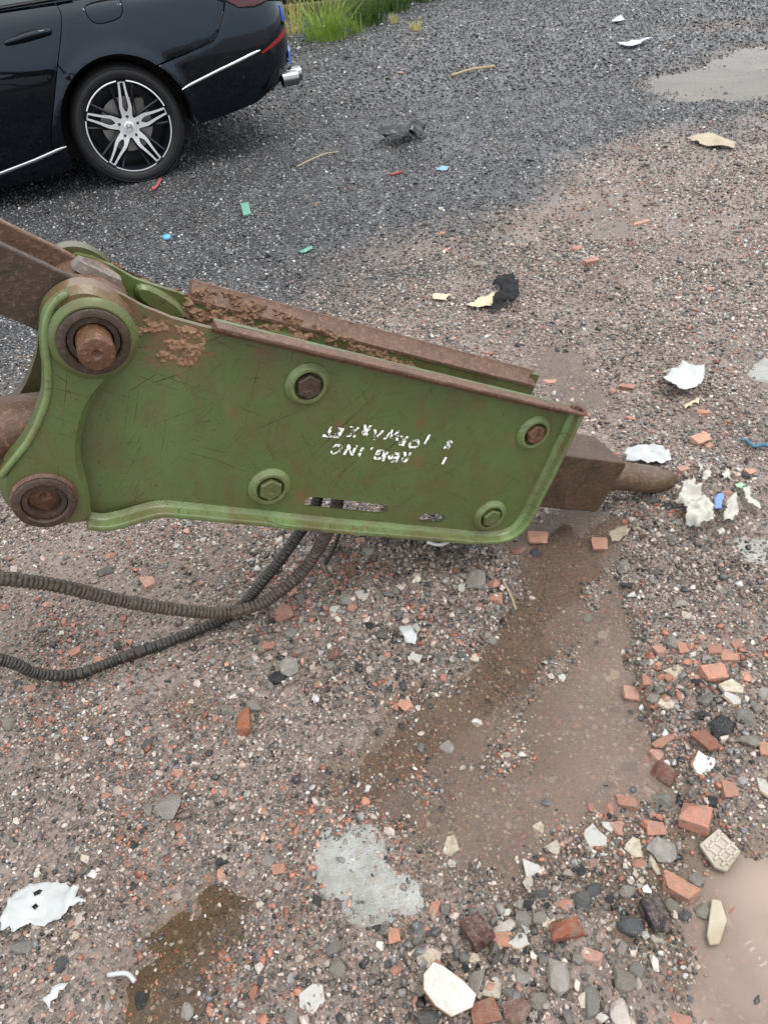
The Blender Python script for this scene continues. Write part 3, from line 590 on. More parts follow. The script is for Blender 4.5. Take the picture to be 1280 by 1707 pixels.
# ------------------------------------------------------------------ excavator arm end and bucket link
arm = empty('excavator_arm', BRK_LOC, BRK_RZ); tag(arm, 'rust brown excavator arm end held by the upper pin of the green bracket', 'excavator arm')
ad = np.array((.0815, -.073)); ad /= np.linalg.norm(ad); an = np.array((ad[1], -ad[0]))*-1        # arm direction towards the pin, upward normal
if an[1] < 0: an = -an
PU = np.array(PIN_U)
def ap(s, n): q = PU+ad*s+an*n; return (float(q[0]), float(q[1]))
for s in (-1, 1):
    o = plate('arm_plate', [ap(-1.1, -.062), ap(-.10, -.040), ap(0, -.048), ap(.03, .0), ap(.0, .056), ap(-.06, .060), ap(-.13, .060), ap(-1.1, .066)], [], s*.062, .014, RUST_D if s < 0 else RUST, arm, None, 0, None, s); bevel(o, .003, 2)
o = plate('arm_web', [ap(-1.1, -.05), ap(-.07, -.035), ap(-.07, .034), ap(-1.1, .030)], [], -.050, .10, RUST_D, arm); bevel(o, .002)
V, F = lathe([(-.074, .046), (-.074, .064), (-.070, .068), (.070, .068), (.074, .064), (.074, .046)], 48); sharp(fixn(mesh_obj('pin_boss', [(x+PIN_U[0], y, z+PIN_U[1]) for x, y, z in V], F, RUST, arm)), 40)
lug = [(-.036, -.012), (-.026, -.016), (.022, -.016), (.032, -.010), (.032, .010), (.022, .016), (-.026, .016), (-.036, .012)]
c0 = ap(-.008, .070)
V = []; F = []; n = len(lug)
for hh_, sc in ((-.012, 1.15), (.004, 1.0), (.005, .85), (.001, .72), (.000, .0)):
    for (a, b) in lug: q = np.array(c0)+ad*a*sc+an*hh_; V.append((q[0], b*sc*1.1+.0, q[1]))
for i in range(4):
    for k in range(n): F.append((i*n+k, i*n+(k+1) % n, (i+1)*n+(k+1) % n, (i+1)*n+k))
sharp(fixn(mesh_obj('weld_lug', V, F, RUST_G, arm)), 40)
lk = empty('bucket_link', BRK_LOC, BRK_RZ); tag(lk, 'brown steel linkage tube reaching the lower pin of the green bracket', 'linkage')
V, F = lathe([(-.07, .036), (-.07, .054), (.07, .054), (.07, .036)], 40); sharp(fixn(mesh_obj('pin_boss', [(x+PIN_L[0], y, z+PIN_L[1]) for x, y, z in V], F, RUST_G, lk)), 40)
V, F = tube([(-2.1, -.01, .80), (-1.60, -.01, .728), (-1.50, -.01, .708), (-1.44, -.01, .690)], [.052, .052, .054, .05], 28); sharp(mesh_obj('link_tube', V, F, RUST, lk), 40)
o = plate('link_plate', [(-1.66, .70), (-1.50, .72), (-1.485, .63), (-1.53, .575), (-1.58, .60)], [], -.045, .09, RUST_G, lk); bevel(o, .008, 3)
V, F = box((-1.615, -.064, .665), (-1.590, -.05, .705)); bevel(fixn(mesh_obj('yellow_tag', V, F, simple('yellow_paint', lin(196, 140, 30), .5, 0, .5, 60, .4), lk)), .003)

# ------------------------------------------------------------------ hoses
HOSE2 = m_rust('hose_rubber_dark', lin(30, 28, 26), lin(46, 42, 38), lin(96, 90, 82), .36, .5)
def hose(name, pts, r, pitch, lab, seed, mat=None):
    P = catmull(pts, 60); d = np.r_[0, np.cumsum(np.linalg.norm(np.diff(P, axis=0), axis=1))]; n = int(d[-1]/(pitch/5)); s = np.linspace(0, d[-1], n)
    Q = np.c_[[np.interp(s, d, P[:, k]) for k in range(3)]].T; ph = ((s+.004*np.sin(s*23+seed)+.002*np.sin(s*71))/pitch) % 1.0
    jig = .03*np.sin(s*37+seed)+.05*(fbm(s*60, s*0+seed, 1, 2, 3)-.5)
    rad = r*(1.0+jig)*np.where(ph < .5, 1.0, np.where(ph < .67, .90, np.where(ph < .84, .80, .90)))
    V, F = tube(Q, rad, 18); ct, st = math.cos(BRK_RZ), math.sin(BRK_RZ)
    V = [(BRK_LOC[0]+x*ct-y*st, BRK_LOC[1]+x*st+y*ct, z) for x, y, z in V]
    return tag(sharp(mesh_obj(name, V, F, mat or HOSE), 70), lab, 'hose', 'ribbed hoses hanging under the bracket')
hose('hydraulic_hose', [(-2.2, .0, .62), (-1.95, .0, .53), (-1.79, .0, .465)]+[(a, 0.0, b) for a, b in [(-1.6968, 0.4042), (-1.6067, 0.3382), (-1.514, 0.2483), (-1.4071, 0.1626), (-1.3159, 0.1076), (-1.2237, 0.0966), (-1.1254, 0.146), (-1.0622, 0.2158), (-1.0133, 0.3006)]]+[(-.985, 0, .42)], .0152, .0096, 'thicker ribbed hose sagging in mid air under the green bracket', 1)
hose('hydraulic_hose', [(-2.3, .045, .50), (-2.0, .045, .335)]+[(a, 0.045, max(b, .032)) for a, b in [(-1.8, 0.1538), (-1.7527, 0.0786), (-1.6814, 0.0159), (-1.5637, -0.0115), (-1.4277, 0.0043), (-1.2962, 0.0533), (-1.2064, 0.122), (-1.1152, 0.2106), (-1.0504, 0.2902)]]+[(-1.01, .045, .40)], .0136, .0088, 'thinner ribbed hose drooping down to the gravel behind the thicker hose', 4, HOSE2)

# ------------------------------------------------------------------ black saloon car (local x rearwards from the rear hub, y away from camera, z up)
car = empty('parked_car', (-1.238, 5.000, -0.004), R(18.77)); tag(car, 'glossy black saloon car parked on the dark gravel, rear wheel showing', 'car')
def m_car():
    t = NT('car_paint'); n = t.noise(t.obj(), 900, 2, .5); d = t.step(t.noise(t.obj(), 260, 3, .6), .60, .68)
    t.b.inputs['Specular Tint'].default_value = (.72, .86, 1.0, 1); return t.set(lin(3, 4, 8), .03, 0, .5, t.bump(d, .0002, .2))
CARP = m_car()
CHROME = simple('chrome', (.6, .61, .62, 1), .2, 1.0); SILVER = simple('machined_alloy', (.84, .84, .85, 1), .34, .6); DARKALLOY = simple('dark_alloy', lin(28, 30, 36), .3, .3, .5)
TYRE = simple('tyre_rubber', lin(26, 26, 27), .55, 0, .4, 80, .3); BLACK = simple('matt_black', lin(8, 8, 9), .7); GLASS = simple('dark_glass', lin(40, 52, 52), .04, 0, .8); GLOSSB = simple('gloss_black_plastic', lin(8, 8, 9), .12, 0, .5)
LAMP = simple('tail_lamp_red', lin(70, 8, 10), .08, 0, .6, 30, .6); REFL = simple('reflector_red', lin(120, 14, 20), .15, 0, .6); BLUE = simple('blue_gloss', lin(20, 70, 150), .2, 0, .5); DISC = simple('brake_disc', (.35, .34, .33, 1), .4, .8)
PLAN = catmull([(-3.74, -.93), (-3.72, -.55), (-3.62, -.25), (-3.35, -.08), (-2.83, .0), (-1.5, .014), (-.4, .012), (.2, .006), (.55, -.01), (.78, -.045), (.95, -.105), (1.06, -.20), (1.115, -.32), (1.145, -.5), (1.16, -.93)], 24)
PS = np.r_[0, np.cumsum(np.linalg.norm(np.diff(PLAN, axis=0), axis=1))]; PS -= np.interp(0.0, PLAN[:, 0], PS)
PROF = [(.10, -.05), (.17, -.02), (.28, .002), (.40, .020), (.52, .030), (.62, .034), (.69, .033), (.75, .026), (.82, .012), (.88, -.001), (.915, -.010), (.93, -.016), (.945, -.030), (.97, -.060), (1.0, -.105), (1.02, -.15)]
HUBZ = .333; ARCH = .382
def s_of(r): return float(np.interp(r, PLAN[:, 0], PS))
def surf(q, out=0.0, flare=True):
    q = np.asarray(q, float); s, z = q[:, 0], q[:, 1]; x = np.interp(s, PS, PLAN[:, 0]); l = np.interp(s, PS, PLAN[:, 1])
    x2 = np.interp(s+.02, PS, PLAN[:, 0]); l2 = np.interp(s+.02, PS, PLAN[:, 1]); x1 = np.interp(s-.02, PS, PLAN[:, 0]); l1 = np.interp(s-.02, PS, PLAN[:, 1])
    tx, tl = x2-x1, l2-l1; L = np.hypot(tx, tl); nx_, nl = -tl/L, tx/L
    pz = [p_[0] for p_ in PROF]; pv = [p_[1] for p_ in PROF]
    k = np.interp(z, pz, pv)*.5+.25*(np.interp(z-.012, pz, pv)+np.interp(z+.012, pz, pv))
    if flare:
        for hx in (0.0, -2.83):
            d = np.hypot(s-hx, z-HUBZ); k = k+.016*np.exp(-((d-ARCH)/.035)**2)*(z < .8)
    k = k+out
    return np.c_[x+nx_*k, -(l+nl*k), z]
def panel(name, poly, mat, parent, holes=(), out=0.0, grid=.022, gap=.0022, lip=.014, flare=True):
    poly = inset(resample(poly, .022), gap); holes = [inset(resample(h_, .016), -gap) for h_ in holes]
    pts, tri, lp = cdt(poly, holes, grid)
    d = pdist(pts, poly)
    for h_ in holes: d = np.minimum(d, pdist(pts, h_))
    V3 = surf(pts, out, flare); roll = .0025*np.clip(1-d/.006, 0, 1); V3[:, 1] += roll
    V = [tuple(v) for v in V3]; F = [tuple(f) for f in tri]
    for l in lp:
        q = pts[l]; b = surf(q, out-lip, flare); s0 = len(V); V += [tuple(v) for v in b]
        for i in range(len(l)): j = (i+1) % len(l); F.append((l[i], l[j], s0+j, s0+i))
    o = fixn(mesh_obj(name, V, F, mat, parent)); return sharp(o, 50)
def arc(a0, a1, r, hx=0.0, n=22): return [(hx+r*math.cos(R(a0+(a1-a0)*k/n)), HUBZ+r*math.sin(R(a0+(a1-a0)*k/n))) for k in range(n+1)]
DOORE = smooth_poly([(-.197, .990), (-.182, .95), (-.186, .915), (-.222, .831), (-.293, .698), (-.388, .502), (-.445, .38), (-.47, .309)], 1, False)
SILL = [(-.385, .303), (-.47, .285), (-.58, .262), (-.78, .230), (-1.1, .20), (-2.44, .19)]
belt = lambda r: .985+.012*max(0, min(1, (r+.6)/.6))
FUEL = smooth_poly([(-.052, .955), (-.056, .915), (-.036, .872), (.006, .858), (.109, .868), (.140, .895), (.149, .935), (.146, .962)], 2)
q_arch = arc(50, 184, ARCH)
quarter = [(.237, .627)]+[p_ for p_ in q_arch if p_[0] < .23]+[(-.385, .306), (-.466, .312)]+DOORE[::-1]+[(0, .992), (.3, .998), (s_of(.60), .990), (s_of(.64), .90), (s_of(.72), .862), (s_of(.705), .83), (.627, .716), (.595, .692), (.405, .654)]
panel('quarter_panel', quarter, CARP, car, [FUEL]); panel('fuel_flap', FUEL, CARP, car, flare=False)
panel('rear_door', DOORE+[(-.47, .287)]+SILL[2:5]+[(-1.33, .197), (-1.36, .5), (-1.33, .975)], CARP, car)
panel('front_door', [(-1.335, .975), (-1.365, .5), (-1.335, .197), (-2.30, .19), (-2.34, .5), (-2.36, .95)], CARP, car)
panel('front_wing', [(-2.365, .95), (-2.345, .5), (-2.305, .19), (-2.43, .19)]+arc(202, -20, ARCH, -2.83)[::-1][::-1][::-1][0:0]+[(p_[0], p_[1]) for p_ in arc(-14, 190, ARCH, -2.83)]+[(s_of(-3.5), .27), (s_of(-3.66), .5), (s_of(-3.6), .75), (s_of(-3.2), .90)], CARP, car)
panel('side_skirt', [(-.385, .300)]+SILL[1:]+[(-2.44, .15), (-.80, .148), (-.60, .150), (-.45, .160), (-.385, .175)], CARP, car, out=.004)
bump_p = [(.237, .623)]+arc(49, 8, ARCH)+[(.392, .322), (.421, .275), (.571, .289), (s_of(.80), .318), (s_of(.86), .36), (s_of(.94), .46), (s_of(1.05), .53), (s_of(1.14)-.1, .55), (PS[-1]-.01, .55), (PS[-1]-.01, .80), (s_of(1.10), .80), (s_of(1.0), .828), (s_of(.90), .812), (s_of(.80), .824), (s_of(.73), .868), (s_of(.71), .83), (.63, .714), (.597, .688), (.405, .650)]
panel('rear_bumper', bump_p, CARP, car)
panel('bumper_lower', [(s_of(.805), .316), (s_of(.865), .36), (s_of(.945), .455), (s_of(1.05), .525), (s_of(1.14)-.1, .545), (PS[-1]-.01, .545), (PS[-1]-.01, .43), (s_of(1.08), .425), (s_of(.96), .375)], GLOSSB, car, out=-.012)
panel('blue_patch_low', [(s_of(1.09), .46), (s_of(1.10), .53), (s_of(1.135), .54), (PS[-1]-.2, .54), (PS[-1]-.2, .48)], BLUE, car, out=.012)  # plain blue patches on the rear face of the bumper
panel('blue_patch_high', [(s_of(1.075), .70), (s_of(1.085), .785), (PS[-1]-.25, .785), (PS[-1]-.25, .70)], BLUE, car, out=.010)
panel('tail_lamp', [(s_of(.65), .895), (s_of(.73), .872), (s_of(.80), .828), (s_of(.90), .816), (s_of(1.0), .832), (s_of(1.11), .81), (s_of(1.14), .93), (s_of(.95), .955), (s_of(.70), .955)], LAMP, car, out=.004)
panel('boot_lid', [(s_of(1.145), .81), (PS[-1]-.01, .81), (PS[-1]-.01, .98), (s_of(1.13), .98)], CARP, car)
def trim(name, line, w, mat, out=.006, curve=.004):
    L = np.array(resample(line, .03, False)); V = []; F = []; pr = ((-.5, -.004), (-.45, .0), (-.2, curve), (.2, curve), (.45, 0), (.5, -.004)); k = len(pr); m = len(L)
    T = np.gradient(L, axis=0); T /= np.linalg.norm(T, axis=1)[:, None]; N = np.c_[-T[:, 1], T[:, 0]]
    tp = np.clip(np.minimum(np.arange(m), np.arange(m)[::-1])/2.0+.35, .35, 1)
    for a, b in pr:
        V += [tuple(v) for v in surf(L+N*(a*w*tp)[:, None], out+b)]
    for j in range(k-1):
        for i in range(m-1): F.append((j*m+i, j*m+i+1, (j+1)*m+i+1, (j+1)*m+i))
    return sharp(fixn(mesh_obj(name, V, F, mat, car)), 60)
trim('bumper_trim', [(.352, .484), (.592, .541), (s_of(.872), .598)], .019, CHROME)
trim('sill_trim', [(-.384, .306)]+SILL[1:], .021, CHROME)
panel('reflector', [(s_of(.875), .585), (s_of(.89), .575), (s_of(1.0), .606), (s_of(1.09), .645), (s_of(1.08), .668), (s_of(.99), .630)], REFL, car, out=.005)
# door handle
hp = surf([(-.512, .845), (-.46, .853), (-.39, .862), (-.32, .868), (-.262, .866)], .0); hp[:, 1] -= np.array([.006, .034, .042, .040, .012])
V, F = tube(catmull(hp, 6), [.010]+[.014]*8+[.0165]*15+[.010], 12); sharp(mesh_obj('door_handle', V, F, CARP, car), 60)
hc = surf([(-.46, .852), (-.38, .856), (-.31, .860)], .0)
V, F = tube(catmull(hc, 6), [.012, .022]+[.030]*9+[.022, .012], 12); V = [(a, hc[0][1]+.002+(b-hc[0][1])*.10, c) for a, b, c in V]; sharp(mesh_obj('handle_recess', V, F, BLACK, car), 60)
# cabin and lids
RL = [(-3.74, .70), (-3.6, .82), (-3.3, .90), (-2.4, 1.0), (-2.2, 1.02), (-1.5, 1.40), (-1.0, 1.455), (-.5, 1.44), (-.1, 1.33), (.35, 1.12), (.55, 1.04), (.9, 1.02), (1.08, .99), (1.14, .94)]
V = []; F = []; xs = np.linspace(-3.70, 1.13, 70)
for x in xs:
    zt = np.interp(x, [a for a, b in RL], [b for a, b in RL]); l0 = np.interp(x, PLAN[:, 0], PLAN[:, 1])-.075; zb = min(belt(x)-.004, zt-.01); k = max(0., (zt-1.03)/.42)
    if x < -2.4: zb = min(zb, np.interp(x, [-3.74, -3.3, -2.4], [.68, .86, .95]))
    row = [(l0, zb-.10), (l0, zb), (l0-.02-.20*k, zt-.02*k-.002), (l0-.09-.20*k, zt+.012), (-.62, zt+.03), (-.93, zt+.035)]; row += [(-1.86-a, b) for a, b in row[::-1][1:]]
    V += [(x, -a, b) for a, b in row]
kk = 11
for i in range(len(xs)-1):
    for j in range(kk-1): F.append((i*kk+j, i*kk+j+1, (i+1)*kk+j+1, (i+1)*kk+j))
F += [tuple(range(kk)), tuple((len(xs)-1)*kk+j for j in range(kk))]
sharp(fixn(mesh_obj('cabin', V, F, CARP, car)), 30)
def cab(x, f): # point on the cabin side, f 0..1 from belt to rail
    zt = np.interp(x, [a for a, b in RL], [b for a, b in RL]); l0 = np.interp(x, PLAN[:, 0], PLAN[:, 1])-.075; zb = belt(x)-.004; k = max(0., (zt-1.03)/.42); return (x, -(l0+.004-(.02+.20*k)*f), zb+(zt-.02*k-zb)*f)
for nm, st in (('side_window', [(-1.30, .04, .92), (-1.0, .04, .92), (-.7, .04, .92), (-.45, .04, .90), (-.28, .04, .86)]), ('side_window', [(-2.1, .2, .5), (-1.8, .06, .9), (-1.6, .05, .92), (-1.36, .04, .92)]), ('quarter_window', [(-.24, .04, .80), (-.1, .04, .6), (.02, .06, .3)])):
    V = [cab(x, a) for x, a, b in st]+[cab(x, b) for x, a, b in st]; n = len(st); mesh_obj(nm, V, [(i, i+1, n+i+1, n+i) for i in range(n-1)], GLASS, car)
V = [cab(x, .015) for x in np.linspace(-2.2, -.1, 20)]; V, F = tube([(a, b-.004, c) for a, b, c in V], .007, 8); mesh_obj('belt_trim', V, F, GLOSSB, car, True)
V, F = box((-3.4, .24, .17), (.40, 1.62, .80)); mesh_obj('underbody', V, F, BLACK, car)
V, F = box((.42, .10, .36), (.95, 1.76, .56)); mesh_obj('rear_floor', V, F, BLACK, car)
V, F = box((-2.40, .06, .17), (-.42, 1.80, .60)); mesh_obj('sill_floor', V, F, BLACK, car)
for hx in (0.0, -2.83):
    V = []; F = []; n = 24
    for k in range(n+1):
        a = R(-8+196*k/n); V += [(hx+.392*math.cos(a), -.004, HUBZ+.392*math.sin(a)), (hx+.392*math.cos(a), .30, HUBZ+.392*math.sin(a))]
    F = [(2*k, 2*k+1, 2*k+3, 2*k+2) for k in range(n)]+[tuple(2*k+1 for k in range(n+1))]
    mesh_obj('wheel_liner', V, F, BLACK, car)
# off-side closing panel so the car is whole from another side
V = [(x, 1.86+.02*0, z) for x in np.linspace(-3.5, 1.0, 2) for z in (.2, .98)]; mesh_obj('offside_panel', V, [(0, 1, 3, 2)], CARP, car)
o = plate('diffuser', [(.78, .325), (.95, .345), (1.07, .362), (1.125, .42), (1.135, .56), (.9, .56)], [], .36, 1.14, GLOSSB, car); bevel(o, .012, 3)
for k_ in range(3):
    V, F = box((1.10, .34, .455+k_*.03), (1.150-.004*k_, 1.52, .463+k_*.03)); bevel(fixn(mesh_obj('diffuser_fin', V, F, GLOSSB, car)), .003)
TIPM = simple('exhaust_steel', (.26, .265, .27, 1), .22, 1.0)
# exhaust tips
for yy in (.17, .275):
    V, F = lathe([(0, .044), (.10, .047), (.105, .046), (.105, .041), (.02, .038)], 28); V = [(1.03+y+(.0 if yy < .2 else .055), yy+x*.92, .395+z*.95) for x, y, z in V]; sharp(fixn(mesh_obj('exhaust_tip', V, F, TIPM, car)), 50)
    V, F = lathe([(0.03, .0355), (.031, 0.0)], 28); mesh_obj('exhaust_bore', [(1.03+y+(.0 if yy < .2 else .055), yy+x*.92, .395+z*.95) for x, y, z in V], F, BLACK, car)

# wheels: tyre, dark barrel, machined five-spoke face
def wheel(hx):
    w = empty('wheel'); w.parent = car; w.location = (hx, 0, HUBZ); w.rotation_euler = (0, WROT, 0)
    pr = [(.20, .22), (.20, .30), (.19, .325), (.16, .334), (.05, .334), (.025, .328), (.004, .316), (-.008, .298), (-.010, .280), (-.004, .262), (.004, .2500), (.012, .247), (.02, .24)]
    V, F = lathe(pr, 72); sharp(fixn(mesh_obj('tyre', V, F, TYRE, w)), 50)
    for rr in (.268, .305):
        V, F = lathe([(-.0112+abs(rr-.285)*.18, rr-.0012), (-.0125+abs(rr-.285)*.18, rr), (-.0112+abs(rr-.285)*.18, rr+.0012)], 72); mesh_obj('tyre_ridge', V, F, TYRE, w)
    V, F = lathe([(.0, .2475), (.002, .2400), (.012, .2385), (.030, .232), (.10, .222), (.19, .222), (.19, .0)], 72); sharp(fixn(mesh_obj('rim', V, F, DARKALLOY, w)), 40)
    V, F = lathe([(.10, .15), (.10, .06), (.098, .05)], 48); fixn(mesh_obj('brake_disc', V, F, DISC, w))
    V, F = box((.06, .075, .05), (.12, .12, .14)); fixn(bevel(mesh_obj('brake_caliper', V, F, simple('caliper', lin(90, 88, 84), .5), w), .01))
    for k in range(5):   # lip segments between spokes
        a0, a1 = 90+72*k+6.5, 90+72*(k+1)-6.5; V = []; F = []; n = 18
        for i in range(n+1):
            a = R(a0+(a1-a0)*i/n)
            for (y, r_) in ((.0012, .2405), (-.0022, .2412), (-.0028, .2445), (-.001, .2485)): V.append((r_*math.cos(a), y, r_*math.sin(a)))
        for i in range(n):
            for j in range(3): F.append((i*4+j, i*4+j+1, (i+1)*4+j+1, (i+1)*4+j))
        sharp(fixn(mesh_obj('rim_lip', V, F, SILVER, w)), 50)
    OUT = [(.052, .030), (.062, .031), (.085, .034), (.105, .036), (.125, .034), (.16, .027), (.20, .0225), (.243, .0195)]
    INN = [(.078, .0), (.092, .011), (.108, .0165), (.125, .0165), (.16, .0130), (.20, .0105), (.234, .0095)]
    full = []
    holes = []
    for k in range(5):
        a = R(90+72*k); ca, sa = math.cos(a), math.sin(a); f = lambda r_, w_: (r_*ca-w_*sa, r_*sa+w_*ca)
        full += [f(r_, -w_) for r_, w_ in OUT]+[f(r_, w_) for r_, w_ in OUT[::-1]]
        holes.append([f(r_, -w_) for r_, w_ in INN]+[f(r_, w_) for r_, w_ in INN[1:][::-1]])
    sp_ = plate('spoke_face', full, holes, .006, .028, SILVER, w, None, 0, lambda q: .014*np.exp(-(np.hypot(q[:, 0], q[:, 1])/.11)**2), -1)
    sp_.data.materials.append(DARKALLOY)
    for pg in sp_.data.polygons:
        if pg.normal.y > -.6: pg.material_index = 1
    for k in range(5):   # dark secondary spokes
        for da in (-20, 20):
            a = R(90+36+72*k+da); a2 = R(90+36+72*k+da*.4); V, F = tube([(.06*math.cos(a2), .05, .06*math.sin(a2)), (.235*math.cos(a), .022, .235*math.sin(a))], [.012, .008], 6); mesh_obj('dark_spoke', V, F, DARKALLOY, w)
        a = R(90+72*k); V, F = lathe([(.020, .0085), (.0, .0085), (-.006, .006), (-.008, 0)], 12); mesh_obj('lug_nut', [(x+.0565*math.cos(a), y+.014, z+.0565*math.sin(a)) for x, y, z in V], F, DARKALLOY, w, True)
    hubd = [(.0, .028), (.0, .030), (.012, .031)]
    V, F = lathe([(.022, .0), (.0215-.012, .0), (.0095, .024), (.0105, .028), (.018, .030)], 32); sharp(fixn(mesh_obj('hub_cap', V, F, SILVER, w)), 40)
    # emblem: rounded frame with an upright letter shape
    cw, sw = math.cos(-WROT), math.sin(-WROT)
    for bx_ in (((-.0125, -.012), (-.0075, .012)), ((.0075, -.012), (.0125, .012)), ((-.008, -.0022), (.008, .0022))):
        V, F = box((bx_[0][0], .0062, bx_[0][1]), (bx_[1][0], .0088, bx_[1][1])); fixn(mesh_obj('emblem_bar', V, F, CHROME, w)).rotation_euler = (0, -WROT, 0)
    fr = smooth_poly([(-.019, -.017), (.019, -.017), (.0175, .018), (-.0175, .018)], 2); V, F = tube([(a, .0085, b) for a, b in fr+[fr[0], fr[1]]], .0014, 6); mesh_obj('emblem_frame', V, F, CHROME, w, True).rotation_euler = (0, -WROT, 0)
    return w
WROT = R(6)
wheel(0.0); wheel(-2.83)

# ------------------------------------------------------------------ grass and background at the edge of the yard
def grass_mesh(name, n, rad, hmin, hmax, mat, loc, seed, lean=.55, wid=.006):
    r_ = random.Random(seed); V = []; F = []
    for i in range(n):
        a = r_.uniform(0, 2*math.pi); rr = rad*math.sqrt(r_.random())*.55; bx, by = rr*math.cos(a), rr*math.sin(a); h_ = r_.uniform(hmin, hmax); ln = r_.uniform(.1, lean)*h_*(0.5+rr/rad); da = a+r_.uniform(-.7, .7)
        w_ = wid*r_.uniform(.6, 1.3); pa = da+math.pi/2+r_.uniform(-.5, .5); s0 = len(V); k = 5; droop = r_.uniform(.05, .55)
        for j in range(k+1):
            t_ = j/k; q = (bx+ln*math.cos(da)*t_**1.7, by+ln*math.sin(da)*t_**1.7, h_*(t_-droop*t_**3)); ww = w_*(1-t_**1.5)+.0006
            V += [(q[0]-ww*math.cos(pa), q[1]-ww*math.sin(pa), q[2]), (q[0]+ww*math.cos(pa), q[1]+ww*math.sin(pa), q[2])]
        F += [(s0+2*j, s0+2*j+1, s0+2*j+3, s0+2*j+2) for j in range(k)]
    o = mesh_obj(name, V, F, mat, None, True); o.location = (loc[0], loc[1], hz(*loc[:2])-.01); return o
def m_grass(name, a, b):
    t = NT(name); n = t.noise(t.obj(), 14, 3); c = t.mix(t.step(n, .35, .65), a, b); t.set(c, .5, 0, .35)
    tl = t.n('ShaderNodeBsdfTranslucent'); t.put(tl.inputs[0], c); ms = t.n('ShaderNodeMixShader'); ms.inputs[0].default_value = .4; t.put(ms.inputs[1], t.b.outputs[0]); t.put(ms.inputs[2], tl.outputs[0]); t.t.links.new(ms.outputs[0], t.out.inputs['Surface']); return t.m
GR1 = m_grass('grass_bright', lin(88, 116, 42), lin(136, 154, 72)); GR2 = m_grass('grass_dark', lin(44, 68, 30), lin(78, 102, 46)); GR3 = m_grass('grass_dry', lin(160, 158, 92), lin(190, 180, 112))
tag(grass_mesh('grass_tussock', 230, .42, .26, .62, GR1, (0.002, 9.435), 1, 1.15, .0050), 'bright green drooping grass tussock just behind the car', 'grass tussock')
tag(grass_mesh('grass_tussock', 200, .42, .25, .6, GR2, (0.478, 10.066), 2, .9, .0052), 'darker upright grass clump beside the bright tussock', 'grass tussock')
tag(grass_mesh('grass_tussock', 180, .45, .2, .5, GR2, (0.834, 10.726), 8, .9, .0052), 'dark green grass clump behind the thin dry tuft', 'grass tussock')
tag(grass_mesh('grass_tussock', 180, .5, .2, .5, GR2, (1.258, 11.214), 9, .9, .0052), 'dark green grass clump farthest from the car', 'grass tussock')
tag(grass_mesh('grass_tuft', 46, .16, .10, .24, GR1, (0.33, 9.59), 3, .6, .005), 'low green grass tuft at the foot of the dark clump', 'grass tuft')
tag(grass_mesh('grass_tuft', 36, .12, .08, .17, GR3, (0.94, 9.299), 4, .7, .004), 'small yellow grass tuft alone on the gravel', 'grass tuft')
tag(grass_mesh('grass_tuft', 22, .08, .08, .2, GR3, (0.776, 9.923), 5, .4, .004), 'thin dry grass tuft between the dark clump and the yellow tuft', 'grass tuft')
tag(grass_mesh('grass_tuft', 60, .3, .2, .5, GR3, (-0.406, 10.045), 6, .6, .004), 'thin dry stems standing behind the car bumper', 'grass tuft')
gv = []; V = []; F = []
for i in range(16):
    x = .8+i*.30+random.uniform(-.1, .1); y = 11.6+random.uniform(-.3, 1.2)-i*.02
    o = grass_mesh('weeds_tmp', 130, .5, .2, .55, GR2, (x, y), 50+i, .8, .010); s0 = len(V); V += [(v.co.x+o.location.x, v.co.y+o.location.y, v.co.z+o.location.z) for v in o.data.vertices]; F += [tuple(s0+k for k in p_.vertices) for p_ in o.data.polygons]; bpy.data.objects.remove(o)
tag(mesh_obj('weeds', V, F, GR2, None, True), 'low green weeds along the far edge of the gravel', None, None, 'stuff')
SHADE = simple('dark_shade', lin(26, 24, 22), .9, 0, .3, 3, .5)
o = plate('shade_backdrop', [(-9, -.3), (.42, -.3), (.42, 1.6), (-9, 1.6)], [], 0, .25, SHADE, None); o.location = (0, 11.25, 0); o.rotation_euler = (0, 0, R(3)); tag(o, 'dark backdrop added for the shadowed gap behind the grass tussock', 'backdrop')  # near-black upright sheet added to give the shaded strip behind the grass
V, F = box((-.09, -1.6, -.09), (.09, 1.6, .09)); o = bevel(fixn(mesh_obj('timber_beam', V, F, simple('old_timber', lin(92, 80, 60), .8, 0, .3, 20, .4))), .012); o.location = (-.9, 10.9, hz(-.9, 10.9)+.07); o.rotation_euler = (R(1), 0, R(95)); tag(o, 'old brown timber beam lying behind the grass tussock', 'beam')

# ------------------------------------------------------------------ loose pieces
def rock_mesh(name, seed, mat, angular=.5):
    r_ = np.random.default_rng(seed); bm = bmesh.new(); bmesh.ops.create_icosphere(bm, subdivisions=3, radius=.5)
    co = np.array([v.co[:] for v in bm.verts])
    for k in range(9):
        n = r_.normal(size=3); n /= np.linalg.norm(n); d = r_.uniform(.22, .40); ex = np.maximum(co@n-d, 0); co -= ex[:, None]*n*.98
    co *= (1+.14*(fbm(co[:, 0]*3+seed, co[:, 1]*3+co[:, 2]*2.1, 1.5, 3, seed)-.5))[:, None]
    for v, c in zip(bm.verts, co): v.co = c
    me = bpy.data.meshes.new(name); bm.to_mesh(me); bm.free(); me.materials.append(mat); me.polygons.foreach_set('use_smooth', np.ones(len(me.polygons), bool))
    try: me.set_sharp_from_angle(angle=R(28))
    except Exception: pass
    return me
def chunk_mesh(name, seed, mat):
    r_ = np.random.default_rng(seed); P = r_.normal(size=(20, 3)); P /= np.linalg.norm(P, axis=1)[:, None]; P *= .52*np.array((1, 1, 1))*r_.uniform(.82, 1.05, (20, 1))
    return hull([tuple(p_) for p_ in P], name, mat)
